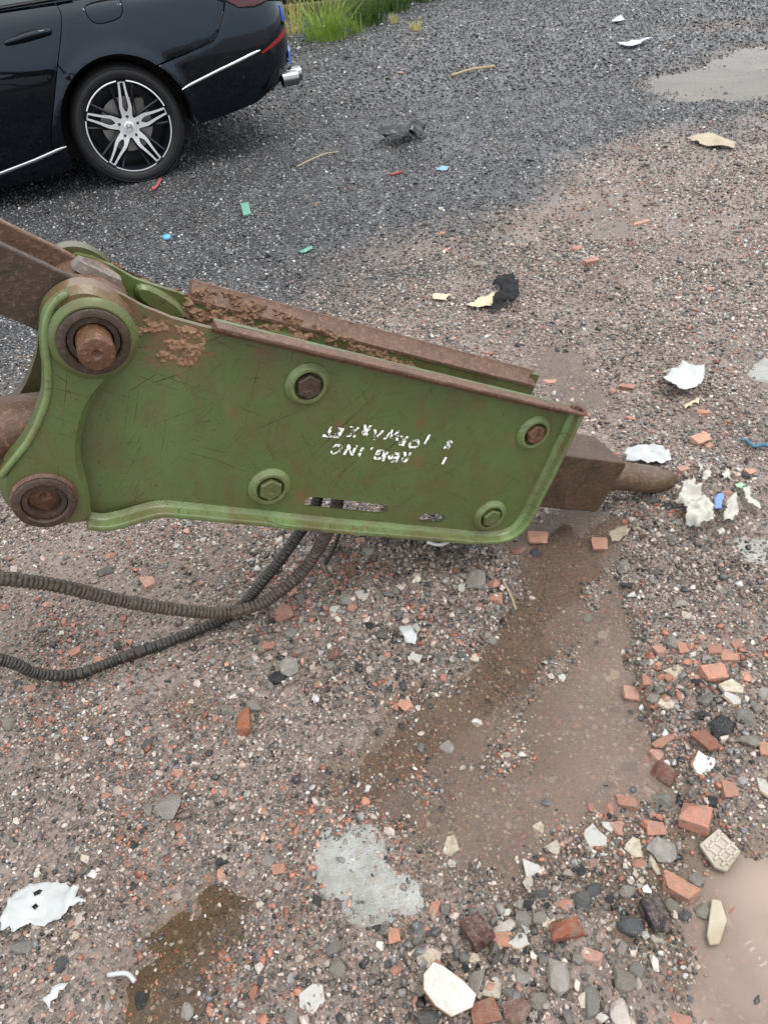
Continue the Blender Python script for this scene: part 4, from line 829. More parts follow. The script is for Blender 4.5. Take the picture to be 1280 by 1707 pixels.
def brick_mesh(name, seed, mat):
    r_ = np.random.default_rng(seed); pts = []
    for sx in (-1, 1):
        for sy in (-1, 1):
            for sz in (-1, 1):
                j = r_.uniform(-.22, .10, 3); c = np.array((sx, sy, sz))*.5*(.94+j)
                if r_.random() < .35: c *= r_.uniform(.55, .85)
                e = r_.uniform(.05, .16, 3); pts += [c-np.array((sx*e[0], 0, 0)), c-np.array((0, sy*e[1], 0)), c-np.array((0, 0, sz*e[2]))]
    me = hull(pts, name, mat); return me
BLUMP = [chunk_mesh('brick_fragment', 160+i, BRICK) for i in range(8)]
ROCKS = [rock_mesh('stone', 100+i, STONE) for i in range(8)]+[chunk_mesh('stone', 130+i, STONE) for i in range(10)]
BRKS = [brick_mesh('brick_fragment', 200+i, BRICK) for i in range(12)]
def tile_mesh(name, seed, glaze, long_=False):
    r_ = np.random.default_rng(seed); n = r_.integers(4, 7); a = np.sort(r_.uniform(0, 2*math.pi, n)+0); a = (np.arange(n)+r_.uniform(-.32, .32, n))*2*math.pi/n
    P = [(math.cos(t_)*r_.uniform(.40, .58), math.sin(t_)*r_.uniform(.40, .58)) for t_ in a]; Q = []
    for i in range(n):
        p0 = np.array(P[i]); p1 = np.array(P[(i+1) % n]); Q.append(tuple(p0)); m_ = (p0+p1)/2+r_.normal(0, .022, 2); Q.append(tuple(m_))
    k = len(Q); V = [(x, y, .5) for x, y in inset(Q, .02)]+[(x, y, .42) for x, y in Q]+[(x*(1+.03*r_.normal()), y*(1+.03*r_.normal()), -.5) for x, y in Q]
    F = [tuple(range(k))]+[(i, i+k, (i+1) % k+k, (i+1) % k) for i in range(k)]+[(i+k, i+2*k, (i+1) % k+2*k, (i+1) % k+k) for i in range(k)]+[tuple(range(3*k-1, 2*k-1, -1))]
    me = bpy.data.meshes.new(name); me.from_pydata(V, [], F); me.update(); me.materials.append(TGLAZE if glaze else TBODY); me.materials.append(TBODY)
    for i, pg in enumerate(me.polygons): pg.material_index = 0 if i <= k else 1
    bm = bmesh.new(); bm.from_mesh(me); bmesh.ops.recalc_face_normals(bm, faces=bm.faces); bm.to_mesh(me); bm.free(); return me
TW = [tile_mesh('tile_shard', 300+i, True) for i in range(10)]; TCm = [tile_mesh('tile_shard', 330+i, False) for i in range(10)]
PAL = {'g': [(120, 116, 110), (134, 130, 124), (104, 102, 98), (116, 112, 100)], 'd': [(74, 74, 74), (86, 84, 80), (66, 68, 70)], 'k': [(34, 35, 38), (42, 42, 44), (28, 30, 34)], 'b': [(182, 134, 113), (172, 128, 110), (188, 146, 126), (160, 120, 104), (176, 140, 126)], 'm': [(126, 84, 68), (112, 78, 66), (100, 76, 66)], 'w': [(206, 186, 158), (180, 150, 120), (196, 180, 156)], 'c': [(168, 162, 149), (160, 152, 138), (154, 149, 140)], 'p': [(176, 168, 160), (168, 160, 150)]}
KN = {'g': ('stone', 'stone', 'grey stone'), 'd': ('stone', 'stone', 'dark grey stone'), 'k': ('cinder_lump', 'cinder', 'black cinder lump'), 'b': ('brick_fragment', 'brick', 'orange-red brick fragment'), 'm': ('brick_fragment', 'brick', 'dark burnt brick fragment'), 'w': ('tile_shard', 'tile', 'white glazed tile shard'), 'c': ('tile_shard', 'tile', 'cream tile shard'), 'p': ('stone', 'stone', 'pale stone')}
GRP = {'g': 'larger stones in the rubble', 'd': 'larger stones in the rubble', 'p': 'larger stones in the rubble', 'k': 'black cinder lumps in the rubble', 'b': 'brick fragments in the rubble', 'm': 'brick fragments in the rubble', 'w': 'broken tile shards', 'c': 'broken tile shards'}
LAND = dict(zip(('the chisel tip', 'the grey concrete patch', 'the grid-backed tile', 'the big white-topped tile', 'the torn white sheet', 'the square red brick', 'the crossing of the two hoses', 'the slots of the green bracket', 'the triangular tile shard', 'the tall black burnt brick', 'the black cloth', 'the long half-burnt brick', 'the crumpled white bag', 'the beige cardboard'),
 [(0.863, 1.568), (-0.112, 0.588), (0.52, 0.561), (0.009, 0.393), (-0.7, 0.599), (0.501, 0.625), (-0.427, 1.28), (-0.041, 1.48), (0.576, 0.929), (0.372, 0.467), (0.601, 2.813), (-0.353, 0.938), (1.011, 2.022), (2.097, 4.406)]))
PIECES = [('c', 0.049, 0.63, 0.0401, 0.0319, None),
 ('c', 0.045, 0.598, 0.0197, 0.0143, None),
 ('c', 0.216, 0.644, 0.0202, 0.035, None),
 ('c', 0.231, 0.604, 0.0352, 0.0291, None),
 ('w', 0.312, 0.611, 0.0441, 0.0468, 'white glazed tile shard with a brown broken edge above the cream shards'),
 ('w', 0.341, 0.63, 0.0178, 0.0226, None),
 ('w', 0.186, 0.566, 0.0452, 0.0445, 'white glazed tile shard half under water right of the concrete patch'),
 ('c', 0.173, 0.542, 0.0255, 0.0184, None),
 ('c', 0.373, 0.585, 0.0304, 0.0389, None),
 ('c', 0.398, 0.547, 0.0128, 0.0403, None),
 ('w', 0.372, 0.512, 0.0167, 0.016, None),
 ('c', 0.36, 0.537, 0.0127, 0.0117, None),
 ('c', 0.368, 0.527, 0.0126, 0.0139, None),
 ('c', 0.377, 0.54, 0.0117, 0.0106, None),
 ('c', 0.348, 0.526, 0.0126, 0.0116, None),
 ('c', 0.361, 0.518, 0.0115, 0.0115, None),
 ('c', 0.347, 0.553, 0.0117, 0.0118, None),
 ('w', 0.125, 0.493, 0.0134, 0.0154, None),
 ('w', 0.136, 0.445, 0.026, 0.0338, None),
 ('p', 0.11, 0.47, 0.0488, 0.0224, None),
 ('c', -0.01, 0.435, 0.0498, 0.0417, 'cream tile lump just above the big white-topped tile'),
 ('c', 0.079, 0.383, 0.0289, 0.0361, None),
 ('c', 0.046, 0.391, 0.0232, 0.0201, None),
 ('c', 0.059, 0.379, 0.0154, 0.012, None),
 ('w', 0.237, 0.33, 0.0205, 0.0136, None),
 ('w', 0.548, 0.713, 0.0582, 0.0472, 'white tile with a brown broken corner beside the dark burnt brick'),
 ('w', 0.64, 0.658, 0.0204, 0.0597, None),
 ('p', 0.268, 0.743, 0.0237, 0.0189, None),
 ('w', 0.469, 1.079, 0.0278, 0.0292, None),
 ('c', 0.656, 1.077, 0.0305, 0.0263, None),
 ('c', 0.461, 0.966, 0.0264, 0.0267, None),
 ('c', 0.574, 0.925, 0.0466, 0.0296, 'triangular cream tile shard pointing at the brick cluster'),
 ('c', 0.666, 0.866, 0.0503, 0.0353, None),
 ('w', 0.655, 0.836, 0.0322, 0.0375, None),
 ('c', 0.53, 0.854, 0.0325, 0.0371, None),
 ('c', 0.162, 1.041, 0.03, 0.024, None),
 ('w', 0.041, 1.124, 0.0184, 0.0255, None),
 ('w', 0.033, 1.046, 0.0301, 0.024, None),
 ('c', 0.018, 1.223, 0.0236, 0.0236, None),
 ('c', -0.024, 1.163, 0.0187, 0.0188, None),
 ('w', 0.165, 1.232, 0.0193, 0.0279, None),
 ('w', 0.143, 0.884, 0.0228, 0.0197, None),
 ('w', 0.022, 0.938, 0.0143, 0.0142, None),
 ('w', 0.344, 0.969, 0.0159, 0.023, None),
 ('c', 0.187, 0.798, 0.017, 0.017, None),
 ('c', 0.382, 0.846, 0.0137, 0.0135, None),
 ('w', -0.075, 1.204, 0.0322, 0.0291, None),
 ('w', -0.142, 1.184, 0.0189, 0.023, None),
 ('w', -0.21, 0.407, 0.0411, 0.0474, 'lone white tile shard below the concrete patch'),
 ('w', -0.094, 0.467, 0.0162, 0.015, None),
 ('c', -0.639, 0.68, 0.0229, 0.0166, None),
 ('c', -0.302, 0.562, 0.0139, 0.0142, None),
 ('c', -0.627, 0.548, 0.016, 0.0174, None),
 ('c', -0.638, 0.462, 0.0162, 0.0105, None),
 ('c', -0.372, 0.653, 0.0135, 0.018, None),
 ('b', 0.575, 0.661, 0.0317, 0.034, None),
 ('b', 0.425, 0.615, 0.0398, 0.0287, None),
 ('b', 0.374, 0.555, 0.0342, 0.0192, None),
 ('b', 0.389, 0.672, 0.0433, 0.0274, None),
 ('b', 0.106, 0.45, 0.0382, 0.0241, None),
 ('b', 0.223, 0.491, 0.0288, 0.0268, None),
 ('b', 0.243, 0.41, 0.0333, 0.0196, None),
 ('b', -0.067, 0.481, 0.0246, 0.0266, None),
 ('b', -0.021, 0.481, 0.0246, 0.0184, None),
 ('b', 0.004, 0.516, 0.0188, 0.0272, None),
 ('m', 0.061, 0.354, 0.0473, 0.0341, None),
 ('m', 0.108, 0.353, 0.0548, 0.0378, None),
 ('b', 0.355, 0.622, 0.0222, 0.0266, None),
 ('b', 0.322, 0.671, 0.0205, 0.0228, None),
 ('b', 0.358, 0.669, 0.0273, 0.0228, None),
 ('b', 0.356, 0.32, 0.0333, 0.0167, None),
 ('b', 0.155, 0.338, 0.0187, 0.0131, None),
 ('b', 0.386, 0.483, 0.0143, 0.0143, None),
 ('b', 0.642, 0.901, 0.0537, 0.0409, 'largest rough red brick lump in the cluster near the triangular tile'),
 ('b', 0.697, 0.939, 0.0495, 0.0365, None),
 ('b', 0.707, 0.888, 0.0381, 0.0356, None),
 ('b', 0.478, 0.908, 0.0436, 0.0359, None),
 ('b', 0.511, 0.916, 0.0284, 0.0335, None),
 ('b', 0.544, 0.949, 0.0262, 0.0209, None),
 ('b', 0.562, 0.983, 0.0292, 0.0239, None),
 ('b', 0.607, 0.978, 0.0239, 0.0345, None),
 ('b', 0.661, 1.003, 0.0242, 0.0188, None),
 ('b', 0.671, 0.961, 0.0342, 0.0263, None),
 ('b', 0.241, 1.198, 0.0351, 0.0292, None),
 ('b', 0.245, 1.243, 0.0327, 0.0417, None),
 ('b', 0.483, 0.763, 0.0359, 0.0287, None),
 ('m', 0.568, 0.756, 0.0357, 0.0536, None),
 ('b', 0.501, 0.784, 0.0604, 0.0217, None),
 ('b', 0.673, 0.72, 0.0327, 0.0281, None),
 ('b', 0.547, 1.368, 0.0438, 0.0469, 'orange brick fragment at the edge of the mud below the front head'),
 ('m', 0.334, 1.381, 0.0535, 0.0314, None),
 ('b', 0.395, 1.417, 0.0574, 0.0414, None),
 ('b', -0.003, 0.942, 0.0287, 0.0287, None),
 ('b', -0.025, 0.943, 0.017, 0.0287, None),
 ('b', 0.607, 0.9, 0.0256, 0.0205, None),
 ('b', 0.555, 0.915, 0.0232, 0.0232, None),
 ('b', 0.603, 0.939, 0.0313, 0.0234, None),
 ('b', 0.731, 0.978, 0.0265, 0.0212, None),
 ('b', -0.628, 1.398, 0.0443, 0.0538, None),
 ('b', -0.765, 1.529, 0.0366, 0.0266, None),
 ('b', -0.707, 1.146, 0.0486, 0.0286, None),
 ('b', -0.774, 1.188, 0.0291, 0.0233, None),
 ('b', -0.895, 1.368, 0.0313, 0.0235, None),
 ('b', -1.008, 1.378, 0.022, 0.0236, None),
 ('b', -0.649, 1.206, 0.0205, 0.0205, None),
 ('b', -0.42, 0.962, 0.0237, 0.0211, None),
 ('b', -0.263, 1.211, 0.0499, 0.047, None),
 ('b', -0.186, 1.133, 0.0185, 0.0313, None),
 ('b', -0.111, 1.396, 0.0443, 0.0348, None),
 ('b', -0.245, 1.267, 0.0301, 0.027, None),
 ('b', -0.305, 1.131, 0.0341, 0.0256, None),
 ('b', -0.53, 1.2, 0.038, 0.0263, None),
 ('b', -0.861, 1.096, 0.0308, 0.0224, None),
 ('b', -0.564, 0.951, 0.021, 0.0157, None),
 ('b', -0.635, 1.09, 0.0167, 0.0139, None),
 ('b', -0.468, 0.722, 0.0234, 0.0211, None),
 ('b', -0.269, 0.618, 0.0266, 0.0199, None),
 ('b', -0.378, 0.626, 0.02, 0.0267, None),
 ('b', -0.302, 0.732, 0.0141, 0.0165, None),
 ('b', -0.483, 0.835, 0.0273, 0.0174, None),
 ('b', -0.457, 0.693, 0.0161, 0.0207, None),
 ('b', -0.383, 0.781, 0.0133, 0.0217, None),
 ('b', -0.379, 0.412, 0.0147, 0.0196, None),
 ('b', -0.641, 0.568, 0.0194, 0.0172, None),
 ('b', -0.627, 0.807, 0.0244, 0.0171, None),
 ('b', -0.448, 0.804, 0.0171, 0.0171, None),
 ('b', -0.576, 0.762, 0.0167, 0.0191, None),
 ('b', -0.527, 0.686, 0.0138, 0.0115, None),
 ('b', -0.607, 0.424, 0.0148, 0.0237, None),
 ('b', -0.658, 0.5, 0.0124, 0.0145, None),
 ('b', -0.721, 0.501, 0.0207, 0.0166, None),
 ('b', 1.017, 1.865, 0.0411, 0.0224, None),
 ('b', 0.992, 3.203, 0.0697, 0.0429, None),
 ('b', 1.008, 3.029, 0.0876, 0.0464, None),
 ('b', 0.43, 3.535, 0.0404, 0.0288, None),
 ('b', 0.477, 3.46, 0.0341, 0.0256, None),
 ('b', 0.613, 2.168, 0.0492, 0.0246, None),
 ('b', 0.847, 2.063, 0.0596, 0.0278, None),
 ('b', 0.795, 2.057, 0.0397, 0.0238, None),
 ('b', 0.797, 1.88, 0.0338, 0.0188, None),
 ('b', 0.953, 1.729, 0.0607, 0.0393, None),
 ('b', 0.967, 1.699, 0.0353, 0.0247, None),
 ('b', 0.842, 1.579, 0.0372, 0.0271, None),
 ('b', 1.027, 1.557, 0.0437, 0.0269, None),
 ('b', 0.924, 1.473, 0.0261, 0.0195, None),
 ('b', 0.592, 7.232, 0.0719, 0.0411, None),
 ('b', 1.354, 3.41, 0.0786, 0.0281, None),
 ('b', 0.432, 3.35, 0.0499, 0.0249, None),
 ('g', 0.183, 0.388, 0.0348, 0.0561, 'large round grey stone near the lower edge of the rubble'),
 ('g', 0.225, 0.347, 0.032, 0.0471, None),
 ('g', 0.06, 0.402, 0.0273, 0.0527, 'broad grey stone leaning behind the big white-topped tile'),
 ('p', 0.268, 0.335, 0.0336, 0.0467, 'whitish conglomerate lump at the lower edge of the picture'),
 ('g', 0.281, 0.373, 0.0421, 0.0383, None),
 ('g', 0.126, 0.394, 0.033, 0.0291, None),
 ('g', 0.146, 0.36, 0.0266, 0.0247, None),
 ('g', 0.185, 0.339, 0.0319, 0.0225, None),
 ('d', 0.256, 0.497, 0.0372, 0.0413, None),
 ('d', 0.279, 0.516, 0.0334, 0.0272, None),
 ('g', 0.42, 0.572, 0.0475, 0.0475, 'purple-grey coarse stone beside the cream tile shards'),
 ('g', 0.463, 0.665, 0.0409, 0.0386, None),
 ('d', 0.325, 0.456, 0.0464, 0.0363, None),
 ('g', 0.454, 0.473, 0.0306, 0.0306, None),
 ('g', 0.148, 0.478, 0.0286, 0.0307, None),
 ('g', 0.173, 0.476, 0.0265, 0.0286, None),
 ('d', 0.188, 0.516, 0.0376, 0.0188, None),
 ('g', 0.072, 0.5, 0.029, 0.0269, None),
 ('g', 0.021, 0.511, 0.0208, 0.0229, None),
 ('k', 0.536, 0.642, 0.0269, 0.0247, None),
 ('k', 0.369, 0.713, 0.0303, 0.0186, None),
 ('g', 0.428, 0.646, 0.0202, 0.0202, None),
 ('g', -0.036, 0.398, 0.0214, 0.0214, None),
 ('b', -0.043, 0.38, 0.0173, 0.0212, None),
 ('b', 0.026, 0.407, 0.0137, 0.0157, None),
 ('d', -0.026, 0.359, 0.0418, 0.0209, None),
 ('g', 0.31, 0.385, 0.029, 0.0232, None),
 ('g', 0.221, 0.41, 0.0216, 0.0196, None),
 ('d', 0.159, 0.503, 0.0187, 0.0187, None),
 ('k', 0.27, 0.554, 0.0214, 0.0192, None),
 ('k', 0.163, 0.499, 0.0186, 0.0207, None),
 ('k', 0.302, 0.501, 0.0166, 0.0207, None),
 ('g', 0.338, 0.511, 0.0292, 0.0271, None),
 ('g', 0.463, 0.522, 0.0273, 0.0252, None),
 ('g', 0.407, 0.484, 0.0267, 0.0246, None),
 ('g', 0.168, 0.414, 0.0197, 0.0177, None),
 ('g', 0.195, 0.385, 0.0174, 0.0154, None),
 ('g', 0.106, 0.377, 0.023, 0.0211, None),
 ('g', 0.449, 0.674, 0.0251, 0.0297, None),
 ('g', 0.087, 1.04, 0.0409, 0.03, None),
 ('g', 0.201, 1.25, 0.0627, 0.0507, None),
 ('g', 0.607, 0.852, 0.035, 0.035, None),
 ('g', 0.508, 0.875, 0.0303, 0.0278, None),
 ('g', 0.591, 0.996, 0.0321, 0.0374, None),
 ('g', 0.658, 0.792, 0.0388, 0.0364, None),
 ('k', 0.608, 0.78, 0.0531, 0.0434, 'biggest black cinder lump beside the brick cluster'),
 ('k', 0.586, 0.816, 0.0319, 0.0221, None),
 ('g', 0.642, 0.741, 0.0402, 0.0284, None),
 ('g', 0.071, 0.837, 0.0323, 0.0298, None),
 ('g', 0.728, 0.85, 0.0275, 0.0325, None),
 ('k', 0.425, 0.75, 0.0356, 0.0237, None),
 ('d', 0.641, 1.23, 0.0385, 0.0237, None),
 ('g', 0.577, 1.263, 0.045, 0.036, None),
 ('k', 0.385, 1.363, 0.0406, 0.0312, None),
 ('g', 0.657, 1.115, 0.0367, 0.0254, None),
 ('k', 0.603, 0.89, 0.0229, 0.0229, None),
 ('g', 0.696, 0.813, 0.027, 0.0245, None),
 ('g', 0.448, 1.127, 0.0227, 0.0255, None),
 ('k', 0.566, 1.206, 0.0352, 0.0205, None),
 ('d', 0.277, 1.233, 0.0296, 0.0237, None),
 ('g', 0.016, 0.843, 0.0249, 0.0224, None),
 ('k', 0.172, 0.938, 0.0169, 0.013, None),
 ('d', -0.759, 1.473, 0.0521, 0.0326, None),
 ('g', -0.392, 1.212, 0.0264, 0.0294, None),
 ('g', -0.254, 1.065, 0.0441, 0.0497, None),
 ('k', -0.284, 1.044, 0.041, 0.0328, None),
 ('g', -0.388, 0.976, 0.0292, 0.0371, None),
 ('g', -0.332, 0.976, 0.0318, 0.0345, None),
 ('d', -0.556, 0.914, 0.0206, 0.0335, None),
 ('g', -0.195, 1.367, 0.0469, 0.0438, None),
 ('g', -0.112, 1.202, 0.0322, 0.038, None),
 ('g', -0.251, 1.153, 0.0315, 0.0287, None),
 ('d', -0.678, 1.201, 0.0234, 0.0205, None),
 ('g', -0.554, 1.379, 0.0251, 0.022, None),
 ('g', -0.16, 1.053, 0.0247, 0.022, None),
 ('g', -0.052, 1.322, 0.0369, 0.0276, None),
 ('p', -1.02, 1.515, 0.0232, 0.0198, None),
 ('g', -0.883, 1.006, 0.0376, 0.0296, None),
 ('d', -0.883, 1.281, 0.0332, 0.0181, None),
 ('g', -0.152, 1.355, 0.028, 0.0342, None),
 ('g', -0.222, 1.242, 0.0268, 0.0327, None),
 ('g', -0.192, 1.279, 0.0242, 0.0242, None),
 ('k', -0.064, 1.139, 0.0185, 0.0171, None),
 ('g', -0.043, 1.053, 0.0247, 0.0192, None),
 ('g', -0.486, 0.764, 0.067, 0.0502, 'lone round grey boulder left of the brown damp patch'),
 ('g', -0.532, 0.766, 0.0192, 0.0335, None),
 ('g', -0.289, 0.637, 0.0246, 0.0268, None),
 ('g', -0.173, 0.475, 0.0306, 0.0204, None),
 ('g', -0.166, 0.443, 0.028, 0.028, None),
 ('g', -0.714, 0.54, 0.0445, 0.0254, None),
 ('k', -0.378, 0.65, 0.027, 0.0225, None),
 ('k', -0.55, 0.698, 0.0208, 0.0208, None),
 ('k', -0.2, 0.553, 0.0171, 0.0299, 'black cinder lump lying on the concrete patch'),
 ('k', -0.5, 0.439, 0.0259, 0.0299, None),
 ('g', -0.648, 0.552, 0.0139, 0.016, None),
 ('d', -0.643, 0.503, 0.0228, 0.027, None),
 ('g', -0.794, 0.729, 0.0258, 0.0164, None),
 ('g', -0.419, 0.415, 0.0295, 0.0236, None),
 ('g', -0.241, 0.384, 0.0328, 0.0231, None),
 ('g', -0.106, 0.435, 0.0179, 0.0159, None),
 ('p', -0.086, 0.57, 0.0194, 0.0194, 'tan pebble resting on the concrete patch'),
 ('k', -0.097, 0.499, 0.0207, 0.0145, None),
 ('k', 1.085, 4.49, 0.0624, 0.0312, None),
 ('p', 0.476, 3.869, 0.0371, 0.0309, None),
 ('p', 0.925, 8.675, 0.0722, 0.0421, None),
 ('k', 0.566, 2.423, 0.0397, 0.0243, None),
 ('g', 0.548, 3.138, 0.0793, 0.037, None),
 ('k', 0.983, 2.052, 0.0396, 0.0198, None),
 ('g', 0.743, 1.89, 0.0452, 0.0226, None),
 ('k', 0.76, 1.742, 0.0251, 0.0215, None),
 ('k', 0.797, 1.744, 0.0251, 0.0215, None),
 ('k', 1.005, 1.544, 0.0234, 0.0401, None),
 ('g', 0.766, 1.402, 0.038, 0.0254, None),
 ('d', 0.727, 1.495, 0.0427, 0.0295, None),
 ('g', 0.693, 1.515, 0.0298, 0.0232, None),
 ('k', 0.757, 1.465, 0.039, 0.0227, None),
 ('g', 0.727, 1.34, 0.0278, 0.0186, None),
 ('d', 0.52, 1.298, 0.0274, 0.0183, None)]
ORD = ['nearest', 'second nearest', 'third nearest', 'fourth nearest', 'fifth nearest', 'sixth nearest', 'seventh nearest', 'eighth nearest', 'ninth nearest', 'tenth nearest', 'eleventh nearest', 'twelfth nearest', 'thirteenth nearest', 'fourteenth nearest', 'fifteenth nearest', 'sixteenth nearest', 'seventeenth nearest', 'eighteenth nearest', 'nineteenth nearest', 'twentieth nearest', 'twenty-first nearest']
def auto_label(i, k, X, Y, ALL=None):
    ALL = PIECES if ALL is None else ALL
    best = None
    for nm, (lx, ly) in LAND.items():
        d = math.hypot(X-lx, Y-ly); rk = sum(1 for j, q in enumerate(ALL) if q[0] == k and j != i and math.hypot(q[1]-lx, q[2]-ly) < d)
        if best is None or (rk, d) < best[:2]: best = (rk, d, nm)
    rk, d, nm = best
    return '%s %s of its kind to %s' % (KN[k][2], ORD[min(rk, 20)], nm)
def settle(o, me, sx, sy, sz, X, Y, rz, tilt, sink):
    o.scale = (sx, sy, sz); o.rotation_euler = (tilt[0], tilt[1], rz); g = max(hz(X, Y), -.02)
    o.location = (X, Y, g+sz*(.5-sink))
for i, (k, X, Y, sx, sy, lab) in enumerate(PIECES):
    r_ = random.Random(1000+i); nm, cat, _ = KN[k]
    if k in 'gdkp': me_ = r_.choice(ROCKS); sz = min(sx, sy)*r_.uniform(.62, .85); sx *= 1.12; sy *= 1.12; tilt = (r_.uniform(-.3, .3), r_.uniform(-.3, .3)); sink = .36
    elif k in 'bm': me_ = r_.choice(BRKS if (i % 3 and max(sx, sy) > .026) else BLUMP); sz = min(sx, sy)*r_.uniform(.55, .75); tilt = (r_.uniform(-.22, .22), r_.uniform(-.22, .22)); sink = .36
    else: me_ = r_.choice(TW if k == 'w' else TCm); sz = max(.006, min(sx, sy)*r_.uniform(.16, .26)); sx *= 1.08; sy *= 1.08; tilt = (r_.uniform(-.25, .25), r_.uniform(-.25, .25)); sink = .1
    o = bpy.data.objects.new(nm, me_); COL.objects.link(o); o.color = lin(*r_.choice(PAL[k]))
    settle(o, me_, sx, sy, sz, X, Y, r_.uniform(-.5, .5) if k in 'bm' else r_.uniform(0, 6.28) if abs(sx-sy) < .3*max(sx, sy) else r_.uniform(-.35, .35), tilt, sink)
    tag(o, lab or auto_label(i, k, X, Y), cat, GRP[k])

# pieces with a shape of their own
def flat_piece(name, poly, th, mats, lab, cat, tilt=(0, 0), lift=0.0, cham=.002, fn=None):
    c = np.mean(poly, 0); q = [(x-c[0], y-c[1]) for x, y in poly]; pts, tri, lp = cdt(q); k = len(pts); V = [(a[0], a[1], th) for a in pts]+[(a[0], a[1], 0) for a in pts]; F = [tuple(f) for f in tri]+[tuple(k+j for j in f[::-1]) for f in tri]; fm = [0]*len(tri)+[1]*len(tri); l = lp[0]
    for a in range(len(l)): b = (a+1) % len(l); F.append((l[a], k+l[a], k+l[b], l[b])); fm.append(1)
    o = fixn(mesh_obj(name, V, F, None, None, False, mats, fm)); o.location = (c[0], c[1], hz(*c)+lift); o.rotation_euler = (tilt[0], tilt[1], 0); o.color = lin(190, 170, 140); bevel(o, cham, 2); return tag(o, lab, cat)
o = flat_piece('tile_shard', [(0.487, 0.574), (0.531, 0.597), (0.547, 0.564), (0.552, 0.553), (0.516, 0.524), (0.499, 0.533)], .010, [TBODY, TBODY], 'cream back of a broken tile with a recessed square grid', 'tile', (.08, -.06), .010); o.color = lin(160, 155, 144)
gc = np.mean([(0.487, 0.574), (0.531, 0.597), (0.547, 0.564), (0.552, 0.553), (0.516, 0.524), (0.499, 0.533)], 0)
for a, b in ([(0.496, 0.572), (0.524, 0.533)], [(0.51, 0.579), (0.538, 0.544)], [(0.525, 0.588), (0.547, 0.556)], [(0.497, 0.563), (0.534, 0.586)], [(0.502, 0.545), (0.543, 0.569)], [(0.51, 0.534), (0.546, 0.554)]):
    A = np.array(a)-gc; B = np.array(b)-gc; V, F = tube([(A[0], A[1], .0105), (B[0], B[1], .0105)], .0032, 6); mesh_obj('grid_rib', V, F, TBODY, o).color = lin(166, 161, 150)
o = flat_piece('tile_shard', [(-0.029, 0.411), (-0.011, 0.427), (0.004, 0.42), (0.033, 0.398), (0.051, 0.379), (0.042, 0.362), (0.008, 0.352), (-0.015, 0.368), (-0.031, 0.39)], .022, [TGLAZE, TBODY], 'big white-topped tile shard with thick brown side among the stones', 'tile', (.22, .12), .012); o.color = lin(150, 116, 82)
o = flat_piece('tile_shard', [(0.474, 0.485), (0.488, 0.481), (0.485, 0.45), (0.458, 0.416), (0.441, 0.416), (0.443, 0.431)], .007, [TBODY, TBODY], 'long pale shard half sunk in the silty puddle', 'tile', (0, .05), .012); o.color = lin(160, 153, 138)
def m_conc():
    t = NT('concrete'); p = t.pos(); n1 = t.noise(p, 9, 6, .7); n2 = t.noise(p, 60, 5, .7); n3 = t.noise(p, 260, 3, .6); v = t.vor(p, 75)
    c = t.mix(t.step(n1, .32, .68), lin(112, 112, 108), lin(156, 158, 156)); c = t.mix(t.step(n2, .52, .72), c, lin(124, 114, 102)); c = t.mix(t.math('MULTIPLY', t.math('SUBTRACT', 1., t.step(v, .05, .22)), .8), c, lin(92, 86, 80)); c = t.mix(t.math('MULTIPLY', t.step(n3, .6, .7), .6), c, lin(196, 196, 192))
    return t.set(c, t.mix(n2, (.3,)*3+(1,), (.65,)*3+(1,)), 0, .5, t.bump(t.math('ADD', n2, t.math('MULTIPLY', n3, .5)), .006, .9))
CONC = m_conc()
def patch(poly, lab, hgt, seed):
    q = resample(smooth_poly(poly, 2), .012); pts, tri, _ = cdt(q, (), .012); d = pdist(pts, q); n_ = fbm(pts[:, 0], pts[:, 1], 18, 4, seed); zz = height(pts[:, 0], pts[:, 1])*.8+.0025-.003+hgt*sstep(d+.10*(n_-.5), -.01, .05)*(.6+.6*n_)-.012*(d < .004)
    return tag(mesh_obj('concrete_patch', [(a[0], a[1], z_) for a, z_ in zip(pts, zz)], tri, CONC, None, True), lab, 'concrete')
patch([(-0.204, 0.701), (-0.134, 0.703), (-0.071, 0.688), (-0.058, 0.648), (-0.024, 0.594), (-0.0, 0.539), (-0.004, 0.51), (-0.066, 0.492), (-0.128, 0.489), (-0.169, 0.511), (-0.219, 0.552), (-0.226, 0.64)], 'pale grey concrete patch flush with the gravel', .010, 5)
patch([(0.833, 1.314), (0.913, 1.339), (1.001, 1.327), (0.952, 1.197), (0.87, 1.211), (0.818, 1.245)], 'grey concrete smear near the torn wrapper by the chisel', .006, 6)
patch([(1.197, 2.054), (1.315, 2.138), (1.421, 2.153), (1.327, 1.96), (1.229, 2.001)], 'grey concrete slab edge up the slope from the blue rope', .012, 7)
HB = m_brick(); 
def half_brick(poly_c, L, W, H, rz, lab, cols, nm='brick_fragment'):
    V, F = box((-L/2, -W/2, -H/2), (L/2, W/2, H/2)); o = bpy.data.objects.new(nm, brick_mesh(nm, int(abs(poly_c[0]*1000)), BRICK)); COL.objects.link(o); o.scale = (L, W, H); o.rotation_euler = (random.uniform(-.1, .1), random.uniform(-.1, .1), rz); o.location = (poly_c[0], poly_c[1], hz(*poly_c)+H*.3); o.color = lin(*cols); return tag(o, lab, 'brick', 'brick fragments in the rubble')
half_brick((0.5, 0.623), .058, .050, .026, -.5, 'flat square red brick fragment above the grid-backed tile', (172, 124, 107))
half_brick((0.425, 0.506), .062, .034, .03, -.6, 'oblong orange brick fragment below the grid-backed tile', (166, 124, 102))
half_brick((0.371, 0.465), .044, .062, .04, .15, 'tall black burnt brick standing in the silty puddle', (36, 36, 38))
half_brick((0.212, 0.45), .06, .036, .034, .1, 'brick fragment with a burnt black band across it', (128, 76, 56))
